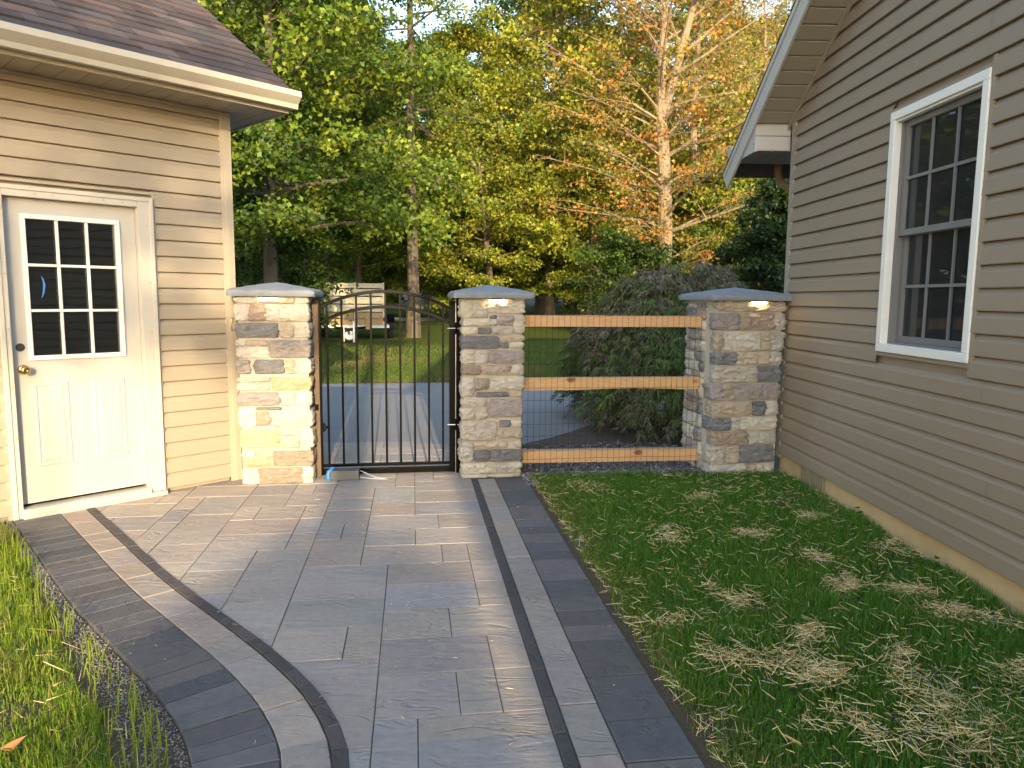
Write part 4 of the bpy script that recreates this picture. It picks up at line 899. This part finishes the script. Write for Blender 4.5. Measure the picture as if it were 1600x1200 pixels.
arch('thin', 'bark_light', seed=53, H=19, R_=3.2, cb=5.0, tr=.27, limbs=44, per_limb=8, per_twig=34, lsize=.16, pal=PAL_OLIVE + PAL_FALL[:2], prof='oval', spread=.34, bare=.1)
arch('wood', 'bark', seed=61, H=18, R_=5.5, cb=2.4, tr=.34, limbs=50, per_limb=10, per_twig=60, lsize=.26, pal=PAL_DARK + PAL_MAPLE[:2], spread=.5)
arch('dark', 'bark', seed=71, H=4.4, R_=1.9, cb=.15, tr=.08, limbs=70, per_limb=12, per_twig=40, lsize=.10, pal=PAL_DARK, prof='cone', spread=.13, droop=.35, rise=.2)
arch('sapling', 'bark', seed=87, H=7.2, R_=2.9, cb=.9, tr=.10, limbs=52, per_limb=12, per_twig=52, lsize=.15, pal=PAL_MAPLE + PAL_YG[:2], spread=.3, lobes=True, rise=.4)
arch('shrub', 'bark', seed=83, H=2.6, R_=1.7, cb=.1, tr=.05, limbs=40, per_limb=10, per_twig=34, lsize=.11, pal=PAL_DARK[:3] + PAL_MAPLE[:2], spread=.16, rise=.9)
TREES = [
 ('maple_tree', 'maple', 'dense green maple beside the garage roof corner', 425, 17.5, .98, .3, None),
 ('maple_tree', 'maple', 'green maple half hidden behind the garage corner trim', 340, 24, 1.15, 2.2, None),
 ('maple_tree', 'maple', 'low green maple with drooping boughs above the trailer', 560, 31, .80, 4.0, None),
 ('sweetgum_tree', 'sweetgum', 'tall green tree with a straight dark trunk behind the gate', 645, 23.5, 1.0, 1.0, None),
 ('golden_tree', 'gold', 'yellow green tree right of the straight trunk above the middle pillar', 770, 28, .66, 5.2, None),
 ('golden_tree', 'gold', 'yellow green tree between the straight trunk and the forked trunk', 860, 30, .90, .6, None),
 ('golden_tree', 'gold', 'low yellow green tree just left of the forked tree', 915, 27, .50, 3.3, None),
 ('golden_tree', 'gold', 'olive gold tree filling the gap left of the slender trunk', 925, 38, .86, 2.1, None),
 ('golden_tree', 'gold', 'yellow green tree behind the middle pillar cap', 745, 42, .80, 2.9, None),
 ('autumn_tree', 'autumn', 'big pale forked tree with thin orange and gold leaves', 1035, 25, 1.0, .15, None),
 ('slender_tree', 'thin', 'slender bare lower trunk just left of the forked tree', 985, 31, 1.0, 1.4, None),
 ('slender_tree', 'thin', 'slender pale trunk just right of the forked tree', 1078, 30, .92, 3.5, None),
 ('autumn_tree', 'autumn', 'orange leaved tree rising beside the taupe house eave', 1165, 36, .95, 2.6, None),
 ('golden_tree', 'gold', 'yellow green tree behind the orange tree and house eave', 1235, 44, .8, 4.4, None),
 ('maple_tree', 'maple', 'dark green maple filling the gap right of the big maple crown', 520, 33, 1.0, 1.9, None),
 ('golden_tree', 'gold', 'small yellow green tree low behind the slender and forked trunks', 1010, 33, .62, 5.6, None),
 ('golden_tree', 'gold', 'small yellow green tree between the forked trunk and the house eave', 1120, 32, .58, .9, None),
 ('golden_tree', 'gold', 'tall gold green tree far behind the forked tree', 1050, 50, 1.15, 1.2, None),
 ('golden_tree', 'gold', 'tall gold green tree far behind the house eave', 1165, 52, 1.2, 3.9, None),
 ('maple_tree', 'maple', 'tall dark maple far behind the straight dark trunk', 665, 48, 1.25, .8, None),
 ('slender_tree', 'thin', 'slender leaning trunk left of the yellow green crowns at top centre', 905, 37, 1.05, 2.7, None),
 ('oak_tree', 'wood', 'thick trunked tree at the lawn edge right of the middle pillar', 845, 43, 1.0, .9, None),
 ('golden_tree', 'gold', 'tall yellow green tree behind the maple by the garage', 590, 38, .62, 5.0, None),
 ('evergreen_tree', 'dark', 'dark evergreen bush close against the corner of the taupe house', 1178, 14.0, .92, .5, None),
 ('evergreen_tree', 'dark', 'dark evergreen behind the right end of the weeping maple', 1235, 17, 1.2, 2.5, None)]
for u, d, s, lab in ((395, 24, .95, 'bushy green sapling behind the left pillar cap'), (600, 37, 1.0, 'bushy green sapling in the gap behind the utility trailer'), (712, 33, .95, 'bushy sapling between the straight trunk and the middle pillar'),
    (800, 35, 1.0, 'bushy sapling just right of the middle pillar cap'), (905, 31, .9, 'bushy sapling above the top rail left of the weeping maple'), (1000, 35, 1.05, 'bushy sapling behind the top of the weeping maple'), (1110, 29, .9, 'bushy sapling between the pale trunks and the dark evergreen')):
    tree('sapling_tree', 'sapling', lab, px(u, d), d, s, u * .7)
for u, d, s, lab in ((415, 19, 1.25, 'leafy green shrub behind the left pillar below the big maple'), (985, 24, 1.1, 'olive shrub at the foot of the slender trunk')): tree('shrub', 'shrub', lab, px(u, d), d, s, u, cat='shrub')
for nm, ar, lab, u, d, s, rz, g in TREES: tree(nm, ar, lab, px(u, d), d, s, rz, 'tree' if nm != 'evergreen_tree' or s > 1 else 'tree')
k = 0
rnd = random.Random(12)
for d, us in ((52, (330, 470, 560, 690, 800, 905, 985, 1090, 1200)), (64, (400, 520, 620, 740, 860, 950, 1040, 1150, 1260)), (80, (300, 430, 540, 660, 780, 900, 1020, 1140, 1260))):
    for u in us:
        dd = d + rnd.uniform(-3, 3); tree('forest_tree', 'wood', 'tall dark green tree in the distant wood behind the lawn', px(u + rnd.uniform(-20, 20), dd), dd, rnd.uniform(.64, .88), rnd.uniform(0, 6.28), group='trees of the distant wood')
for u, d in ((330, 47), (420, 50), (500, 48), (575, 51), (700, 50), (760, 53), (880, 55), (930, 52), (1000, 50), (1060, 49), (1130, 50), (1200, 48)):
    tree('shrub', 'shrub', 'dark undergrowth shrub at the edge of the distant wood', px(u, d), d, rnd.uniform(1.3, 2.0), rnd.uniform(0, 6.28), cat='shrub', group='shrubs along the wood edge')
# trees around the yard, out of frame, that dapple the light and fill the window reflections
for X, Y, s, rz in ((-13, 8, .9, 1), (-17, 0, 1.0, 2), (-12, -9, .75, 3)):
    tree('maple_tree', 'maple', 'green maple standing beyond the garage outside the frame', X, Y, s, rz, group='maples around the yard')
# unseen trees added behind the viewer to block and dapple the low sun
arch('tall_blocker', 'bark', seed=91, H=12.5, R_=.8, cb=8.6, tr=.25, limbs=30, per_limb=8, per_twig=30, lsize=.16, pal=PAL_MAPLE, spread=.3)
arch('small', 'bark', seed=95, H=8.8, R_=1.9, cb=6.4, tr=.10, limbs=34, per_limb=8, per_twig=22, lsize=.13, pal=PAL_YG, spread=.28)
tree('blocker_tall_tree', 'tall_blocker', 'unseen tall clear stemmed tree added behind the viewer to block sun', 2.12, -13.0, 1, 0)  # added blocker: stem's shade stripe replaces the viewer's own shadow
tree('blocker_small_tree', 'small', 'unseen small round crowned tree added behind the viewer for dapple', .65, -16.0, 1, 0)  # added blocker: crown set to dapple the garage door and wall
tree('evergreen_tree', 'dark', 'unseen dark cone shaped evergreen added behind the viewer to block sun', 1.86, -14.0, 1.22, 0)  # added blocker: cone set to shade the path left of the streak
# ------------------------------------------------------------------ weeping laceleaf maple behind the rails
def lace_maple(cx, cy, Rr, Ht):
    rng = np.random.default_rng(5); rnd = random.Random(5)
    t = thing('laceleaf_maple', 'dark weeping laceleaf maple mound behind the wooden rails', 'tree', (cx, cy, 0))
    wood = MB(); P, D, Cc = [], [], []
    wood.tube([(cx + .05, cy + .2, -.05), (cx + .02, cy + .15, .35), (cx - .1, cy + .05, .7), (cx, cy, 1.1)], [.09, .075, .06, .05], 8)
    pal = np.array([(.100, .112, .058), (.125, .122, .070), (.075, .095, .045), (.155, .135, .10), (.085, .135, .035), (.125, .108, .08)])
    nb = 950
    for b in range(nb):
        az = rnd.uniform(0, 6.283); rr = Rr * math.sqrt(rnd.uniform(.02, 1)) * (1 + .13 * math.sin(az * 3 + 1)); q = rr / Rr
        top = Ht * (1 - .40 * q ** 3) * rnd.uniform(.55, 1.02) if rnd.random() < .7 else Ht * rnd.uniform(.25, .8) * (1 - .3 * q)
        sx, sy = cx + math.cos(az) * rr * .55, cy + math.sin(az) * rr * .55; ex_, ey_ = cx + math.cos(az) * rr, cy + math.sin(az) * rr
        mid = Vector((sx, sy, top)); crest = Vector((lerp(sx, ex_, .6), lerp(sy, ey_, .6), top + .04)); fall = rnd.uniform(.25, .6) * (.4 + .8 * q); end = Vector((ex_ + math.cos(az) * .14, ey_ + math.sin(az) * .14, max(.10, top - fall)))
        if b % 3 == 0: wood.tube([Vector((cx, cy, min(1.0, top * .7))), mid, crest, end], [.014, .009, .006, .002], 4, cap=False)
        else: wood.tube([mid, crest, end], [.006, .004, .0015], 3, cap=False)
        base = pal[rnd.randrange(len(pal))]
        if end.z < .9 and rnd.random() < .5: base = pal[4]
        m = 26
        for k in range(m):
            f = (k + rnd.random()) / m; p = mid * (1 - f) ** 2 + crest * 2 * f * (1 - f) + end * f * f; p = Vector(p) + Vector((rnd.gauss(0, .045), rnd.gauss(0, .045), rnd.gauss(0, .03)))
            out = Vector((math.cos(az), math.sin(az), 0)); a3 = rnd.uniform(-1.2, 1.2); o2 = Vector((math.cos(az + a3), math.sin(az + a3), rnd.uniform(-1.3, -.1))).normalized()
            P.append(tuple(p)); D.append(tuple(o2)); Cc.append(base)
    P, D, Cc = np.array(P), np.array(D), np.array(Cc); n = len(P); k = 7
    side = unit(np.cross(D, np.array([0, 0, 1.0]))); upn = np.cross(side, D)
    Vs, Ts, Cs = [], [], []; base = 0
    for j in range(k):
        a = (j - (k - 1) / 2) * .34; L = .115 * (1 - abs(j - 3) * .13) * rng.uniform(.7, 1.3, (n, 1)); d = unit(D * math.cos(a) + side * math.sin(a) + rng.normal(size=(n, 3)) * .12); s = unit(np.cross(d, upn + rng.normal(size=(n, 3)) * .5)); W = .0060
        V = np.stack([P, P + d * L * .5 - s * W, P + d * L + np.array([0, 0, -1]) * L * .25, P + d * L * .5 + s * W], 1).reshape(-1, 3)
        T = (np.array([(0, 1, 2), (0, 2, 3)])[None] + np.arange(n)[:, None, None] * 4).reshape(-1, 3) + base; base += n * 4
        Vs.append(V); Ts.append(T); Cs.append(np.repeat(Cc * rng.uniform(.9, 1.75, (n, 1)), 4, 0))
    wood.build('trunk', M['bark'], t); mesh_np('crown', np.concatenate(Vs), np.concatenate(Ts), np.concatenate(Cs), M['lace'], t)
lace_maple(2.0, 8.75, 1.36, 1.86)

# ------------------------------------------------------------------ grass, straw, gravel
def pip(x, y, poly):
    x, y = np.asarray(x), np.asarray(y); ins = np.zeros(x.shape, bool); n = len(poly)
    for i in range(n):
        x1, y1 = poly[i][0], poly[i][1]; x2, y2 = poly[(i + 1) % n][0], poly[(i + 1) % n][1]
        c = ((y1 > y) != (y2 > y)) & (x < (x2 - x1) * (y - y1) / (y2 - y1 + 1e-12) + x1); ins ^= c
    return ins
def vnoise(x, y, seed, sc):
    r = np.random.default_rng(seed); G = r.random((64, 64)); X, Y = x * sc, y * sc; i, j = np.floor(X).astype(int), np.floor(Y).astype(int); fx, fy = X - i, Y - j; fx, fy = fx * fx * (3 - 2 * fx), fy * fy * (3 - 2 * fy)
    g = lambda a, b: G[a % 64, b % 64]
    return (g(i, j) * (1 - fx) + g(i + 1, j) * fx) * (1 - fy) + (g(i, j + 1) * (1 - fx) + g(i + 1, j + 1) * fx) * fy
def blades(x, y, z0, L, W, rng, cols, lean=.45, wind=(0, 0)):
    n = len(x); az = rng.uniform(0, 2 * np.pi, n); ln = np.abs(rng.normal(0, lean, n)); dx, dy = np.cos(az) * ln + wind[0], np.sin(az) * ln + wind[1]
    sa_ = rng.uniform(0, 2 * np.pi, n); sx, sy = np.cos(sa_), np.sin(sa_); z0 = np.broadcast_to(z0, n)
    B = np.stack([x, y, z0], 1); S = np.stack([sx * W, sy * W, np.zeros(n)], 1) * .5
    Mm = B + np.stack([dx * L * .30, dy * L * .30, L * .62], 1); Tt = B + np.stack([dx * L * .95, dy * L * .95, L * np.clip(1.05 - ln * .5, .3, 1)], 1)
    V = np.stack([B - S, B + S, Mm + S * .75, Mm - S * .75, Tt], 1).reshape(-1, 3)
    T = (np.array([(0, 1, 2), (0, 2, 3), (3, 2, 4)])[None] + np.arange(n)[:, None, None] * 5).reshape(-1, 3)
    return V, T, np.repeat(cols, 5, 0)
rng = np.random.default_rng(21)
# right yard lawn
def right_edge(y): return .122 + (5.83 - y) * .1369
RL = [(right_edge(6.0) + .03, 6.0), (right_edge(.9) + .03, .9), (2.62, .9), (2.30, 6.3), (1.9, 6.0), (.15, 5.88)]
soil_r = [(right_edge(6.4) - .1, 6.1), (right_edge(-3) - .1, -3), (2.7, -3), (2.32, 6.3)]
poly_sheet('yard_soil_right', soil_r, -.010, M['soil'])
n = 300000; x = rng.uniform(.05, 2.65, n); y = rng.uniform(1.0, 6.05, n); ok = pip(x, y, RL); e = x - right_edge(y)
dens = np.clip((e - .0 - .07 * vnoise(x, y, 2, 5)) / .12, 0.08, 1) * (.35 + .65 * (vnoise(x, y, 3, 4.2) > .22)); ok &= rng.random(n) < dens; x, y, e = x[ok], y[ok], e[ok]; n = len(x)
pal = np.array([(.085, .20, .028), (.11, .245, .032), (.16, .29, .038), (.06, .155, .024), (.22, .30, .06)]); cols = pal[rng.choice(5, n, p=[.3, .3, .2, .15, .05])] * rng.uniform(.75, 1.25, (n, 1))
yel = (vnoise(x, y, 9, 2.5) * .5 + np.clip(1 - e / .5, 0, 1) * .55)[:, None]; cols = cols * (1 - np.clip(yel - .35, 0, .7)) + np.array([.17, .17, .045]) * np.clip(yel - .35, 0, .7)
L = rng.uniform(.030, .078, n) * (.7 + .7 * vnoise(x, y, 5, 3))
V, T, C = blades(x, y, -.01, L, .0032, rng, cols); tag(mesh_np('grass', V, T, C, M['grass']), 'short dark green grass in the shade beside the taupe house', 'grass', kind='stuff')
# left yard lawn
outer = [CL.at(d, .475) for d in np.linspace(0, CL.L, 90)]; LL = [(p.x, p.y) for p in outer if p.y < 4.80] + [(-1.9, -1.2), (-6, -1.2), (-6.0, 1.2), (-3.36, 4.55)]
poly_sheet('yard_soil_left', [(p.x + .05, p.y) for p in outer if p.y < 5.2] + [(-1.9, -3.2), (-9, -3.2), (-9, 1.0), (-3.5, 4.9)], -.016, M['soil'])
oa = np.array([(p.x, p.y) for p in outer])
n = 380000; x = rng.uniform(-4.6, -.8, n); y = rng.uniform(1.2, 4.8, n); ok = pip(x, y, LL); x, y = x[ok], y[ok]
dist = np.min(np.hypot(x[:, None] - oa[None, ::2, 0], y[:, None] - oa[None, ::2, 1]), 1)
edge = .05 + .14 * np.clip((3.9 - y) / 1.6, 0, 1) + .05 * vnoise(x, y, 4, 7); ok = (dist > edge) & (rng.random(len(x)) < .35 + .65 * (vnoise(x, y, 8, 4.5) > .3)) & ((x - G0.x) * GN.x + (y - G0.y) * GN.y > .03)
x, y = x[ok], y[ok]; n = len(x); pal = np.array([(.18, .29, .026), (.235, .34, .032), (.13, .24, .022), (.33, .35, .06), (.40, .33, .14)]); cols = pal[rng.choice(5, n, p=[.3, .3, .22, .1, .08])] * rng.uniform(.7, 1.25, (n, 1))
dr = np.clip(vnoise(x, y, 14, 3.4) - .55, 0, .4)[:, None] * 2; cols = cols * (1 - dr) + np.array([.26, .20, .09]) * dr
L = np.where(rng.random(n) < .84, rng.uniform(.018, .048, n), rng.uniform(.04, .085, n)) * (.6 + .9 * vnoise(x, y, 6, 4)); V, T, C = blades(x, y, -.012, L, .0029, rng, cols, lean=.65)
tag(mesh_np('grass', V, T, C, M['grass']), 'sunlit yellow green grass left of the curved path', 'grass', kind='stuff')
# scattered taller blades leaning over the path edge
n = 420; d = rng.uniform(1.2, 4.6, n); px_, py_ = [], []
for dd in d: p = CL.at(dd, .475 + .06 + abs(rng.normal(0, .12))); px_.append(p.x); py_.append(p.y)
cols = np.array([(.20, .27, .03)]) * rng.uniform(.7, 1.2, (n, 1)); V, T, C = blades(np.array(px_), np.array(py_), -.012, rng.uniform(.09, .17, n), .0045, rng, cols, lean=.35)
tag(mesh_np('tall_grass', V, T, C, M['grass']), 'taller grass blades leaning over the curved dark border', 'grass', kind='stuff')
# far lawn front, mown
n = 110000; x = rng.uniform(-9, 7, n); y = 12.72 + .155 * (x + .8) + rng.beta(1, 2.2, n) * 9; cols = np.array([(.10, .16, .03), (.13, .17, .035), (.08, .13, .025)])[rng.integers(0, 3, n)] * rng.uniform(.7, 1.2, (n, 1)); gz = 0.02 * np.maximum(0, y - 14) - .012
dry = np.clip(vnoise(x, y, 17, .9) - .5, 0, .5)[:, None] * 1.5; cols = cols * (1 - dry) + np.array([.22, .16, .07]) * dry
V, T, C = blades(x, y, gz, rng.uniform(.03, .065, n), .012, rng, cols, lean=.5); tag(mesh_np('grass', V, T, C, M['grass']), 'mown lawn grass beyond the driveway', 'grass', kind='stuff')
# straw
CLUMP = []
def pgr(u, v):
    d = fw + rt2 * ((u - 800) / 1139.1) - up2 * ((v - 600) / 1139.1) * 1.0
    return None
for (X, Y, sz, nn) in STRAW_CLUMPS if 'STRAW_CLUMPS' in globals() else []: CLUMP.append((X, Y, sz, nn))
def straw(n, x, y, z, rng, Lr=(.012, .085), flat=.32):
    az = rng.uniform(0, 2 * np.pi, n); el = rng.normal(0, flat, n); L = rng.uniform(*Lr, n); D = np.stack([np.cos(az) * np.cos(el), np.sin(az) * np.cos(el), np.sin(el)], 1); S = unit(np.cross(D, np.array([0, 0, 1.0]))) * (rng.uniform(.0009, .0018, n)[:, None]); U_ = np.cross(S, D); U_ = unit(U_) * .0013
    B = np.stack([x, y, z], 1) - D * L[:, None] * .5; E_ = B + D * L[:, None]; V = np.stack([B - S, B + S, B + U_ * 1.5, E_ - S * .7, E_ + S * .7, E_ + U_], 1).reshape(-1, 3)
    V[:, 2] = np.maximum(V[:, 2], -.006)
    T = (np.array([(0, 1, 4), (0, 4, 3), (1, 2, 5), (1, 5, 4), (2, 0, 3), (2, 3, 5), (0, 2, 1), (3, 4, 5)])[None] + np.arange(n)[:, None, None] * 6).reshape(-1, 3)
    c = np.array([(.74, .57, .25), (.82, .67, .34), (.56, .40, .16), (.78, .66, .40)])[rng.integers(0, 4, n)] * rng.uniform(.75, 1.2, (n, 1)); return V, T, np.repeat(c, 6, 0)
CLUMP = [(2.02, 4.71, .10, 220), (1.49, 4.34, .10, 90), (1.10, 3.42, .11, 120), (1.29, 2.99, .09, 80), (1.66, 3.58, .10, 130), (2.07, 3.55, .16, 150), (2.10, 3.20, .13, 170), (1.03, 2.74, .18, 330), (1.52, 2.83, .20, 420), (1.55, 2.52, .20, 420), (.86, 3.06, .12, 110), (1.63, 3.96, .12, 90), (1.40, 5.28, .16, 80), (1.60, 2.32, .22, 300), (1.16, 2.26, .14, 200), (.65, 5.4, .16, 90), (1.0, 4.3, .14, 70), (2.2, 4.2, .14, 60), (1.95, 2.7, .18, 220), (1.9, 2.0, .25, 300)]
xs, ys, zs = [], [], []
for X, Y, sz, nn in CLUMP:
    nn = int(nn * (1.9 if nn < 200 else 1.25)); parts = rng.dirichlet((1.2, 1, .8, .5))
    for q in parts:
        m = int(nn * q); an = rng.uniform(0, 3.14); A_, B_ = rng.normal(0, sz * rng.uniform(.35, .8), m), rng.normal(0, sz * rng.uniform(.12, .4), m); ox, oy = rng.normal(0, sz * .55, 2); xs.append(X + ox + A_ * np.cos(an) - B_ * np.sin(an)); ys.append(Y + oy * .8 + A_ * np.sin(an) + B_ * np.cos(an)); zs.append(rng.uniform(.010, .065, m))
n2 = 2600; x = rng.uniform(.2, 2.5, n2); y = rng.uniform(1.2, 6.0, n2); xs.append(x); ys.append(y); zs.append(rng.uniform(.02, .065, n2))
n3 = 900; y = rng.uniform(1.3, 5.9, n3); x = right_edge(y) + .04 + np.abs(rng.normal(0, .13, n3)); xs.append(x); ys.append(y); zs.append(rng.uniform(-.004, .02, n3))
x, y, z = np.concatenate(xs), np.concatenate(ys), np.concatenate(zs); ok = pip(x, y, RL); x, y, z = x[ok], y[ok], z[ok]
V, T, C = straw(len(x), x, y, z, rng); tag(mesh_np('straw', V, T, C, M['straw']), 'dry yellow straw strewn in clumps over the shaded grass', 'straw', kind='stuff')
n = 1300; x = rng.uniform(-4.4, -.9, n); y = rng.uniform(1.3, 4.8, n); ok = pip(x, y, LL); dist = np.min(np.hypot(x[:, None] - oa[None, ::2, 0], y[:, None] - oa[None, ::2, 1]), 1); ok &= dist > .14; x, y = x[ok], y[ok]
V, T, C = straw(len(x), x, y, rng.uniform(-.006, .03, len(x)), rng, (.04, .14)); tag(mesh_np('straw', V, T, C, M['straw']), 'thin dead stalks lying in the sunlit grass', 'straw', kind='stuff')
# gravel: small faceted stones
def pebbles(name, x, y, z, r, cols, label, cat='gravel'):
    rng = np.random.default_rng(3); n = len(x); O = np.array([(1, 0, 0), (-1, 0, 0), (0, 1, 0), (0, -1, 0), (0, 0, .75), (0, 0, -.6), (.6, .6, .35), (-.6, -.55, .35)], float)
    a = rng.uniform(0, 6.28, n); ca, sa_ = np.cos(a), np.sin(a); J = O[None] * rng.uniform(.65, 1.25, (n, 8, 3)) * r[:, None, None]; V = np.stack([J[..., 0] * ca[:, None] - J[..., 1] * sa_[:, None], J[..., 0] * sa_[:, None] + J[..., 1] * ca[:, None], J[..., 2]], -1) + np.stack([x, y, z], 1)[:, None]
    F = np.array([(0, 6, 4), (6, 2, 4), (2, 1, 4), (1, 7, 4), (7, 3, 4), (3, 0, 4), (6, 0, 2), (1, 3, 7), (0, 3, 5), (3, 1, 5), (1, 2, 5), (2, 0, 5)])
    T = (F[None] + np.arange(n)[:, None, None] * 8).reshape(-1, 3); return tag(mesh_np(name, V.reshape(-1, 3), T, np.repeat(cols, 8, 0), M['gravel']), label, cat, kind='stuff')
GC = np.array([(.20, .20, .21), (.28, .27, .26), (.14, .14, .15), (.36, .34, .31), (.22, .19, .17)])
xs, ys = [], []
for k in range(9000):
    d = random.uniform(.6, 6.2); p = CL.at(d, .478 + random.uniform(0, 1) ** 1.2 * (.07 + .13 * min(1, max(0, (3.9 - CL.at(d).y) / 1.6)))); xs.append(p.x); ys.append(p.y)
x, y = np.array(xs), np.array(ys); n = len(x); pebbles('gravel', x, y, rng.uniform(-.016, -.010, n), rng.uniform(.0025, .006, n), GC[rng.integers(0, 5, n)] * rng.uniform(.7, 1.2, (n, 1)), 'fine grey stone chips along the outer edge of the curved border')
n = 11000; tt = rng.uniform(1.95, 3.75, n); bk = -.32 + 1.7 * rng.beta(1.1, 2.2, n) ; P_ = np.array([fp(a_, b_, 0)[:] for a_, b_ in zip(tt, bk)]); ok = (bk > -.16 + .12 * (vnoise(tt, bk, 3, 6) - .5) - .12 * (tt < 2.3)); P_ = P_[ok]; n = len(P_)
pebbles('gravel', P_[:, 0], P_[:, 1], rng.uniform(-.012, .012, n), rng.uniform(.007, .020, n), GC[rng.integers(0, 5, n)] * rng.uniform(.55, 1.0, (n, 1)), 'coarse grey gravel under the bottom fence rail')
n = 70; lx, ly = rng.uniform(-1.6, .5, n), rng.uniform(2.0, 5.4, n); ok = rng.random(n) < .9; V, T, C = straw(n, lx, ly, np.full(n, .006), rng, (.006, .035), .05)
tag(mesh_np('litter', V, T, C, M['straw']), 'stray straw bits and crumbs scattered on the paving', 'litter', kind='stuff')
# small weeds
def weed(label, X, Y, h, seed, narrow=False):
    rnd = random.Random(seed); t = thing('weed', label, 'plant', (X, Y, 0)); st, lf = MB(), MB()
    for k in range(7):
        az = k * 2.4 + rnd.uniform(-.3, .3); L = h * rnd.uniform(.6, 1); o = Vector((X, Y, -.01)); top = o + Vector((math.cos(az) * L * .35, math.sin(az) * L * .35, L * .9)); st.tube([o, o.lerp(top, .5) + Vector((0, 0, .01)), top], [.0025, .002, .001], 4, cap=False)
        d = Vector((math.cos(az), math.sin(az), -.1)); s = Vector((-d.y, d.x, 0)); l2 = h * (.55 if narrow else .42); wv = l2 * (.12 if narrow else .36)
        lf.add([top, top + d * l2 * .4 + s * wv + Vector((0, 0, .012)), top + d * l2, top + d * l2 * .4 - s * wv + Vector((0, 0, .012)), top + d * l2 * .45 - Vector((0, 0, .004))], [(0, 4, 1), (1, 4, 2), (2, 4, 3), (3, 4, 0)], (.045, .12, .02))
    st.c = [(.07, .13, .03)] * len(st.v); st.build('stem', M['weed'], t); lf.build('leaves', M['weed'], t)
weed('narrow leaved weed against the tan foundation', 2.50, 3.98, .17, 1, True)
weed('broad leaved low weed in the grass near the foundation', 2.28, 3.83, .10, 2)
weed('feathery weed leaning on the foundation right of the vent', 2.40, 4.75, .12, 3, True)
for k, (a_, b_) in enumerate(((2.75, -.22), (2.95, -.26), (3.2, -.2), (3.32, -.25))):
    p = fp(a_, b_, 0); weed(['clover weed at the gravel edge under the rails, leftmost of four', 'clover weed at the gravel edge under the rails, second of four', 'clover weed at the gravel edge under the rails, third of four', 'clover weed at the gravel edge under the rails, nearest the right pillar'][k], p.x, p.y, .09, 10 + k)
mb = MB(); o = Vector((-1.62, 2.16, .03)); mb.add([o, o + Vector((.03, .025, .012)), o + Vector((.075, .03, .03)), o + Vector((.055, -.012, .006)), o + Vector((.03, .0, -.006))], [(0, 4, 1), (1, 4, 2), (2, 4, 3), (3, 4, 0)]); tag(mb.build('fallen_leaf', M['dead_leaf']), 'brown curled fallen leaf in the sunlit grass at bottom left', 'leaf')
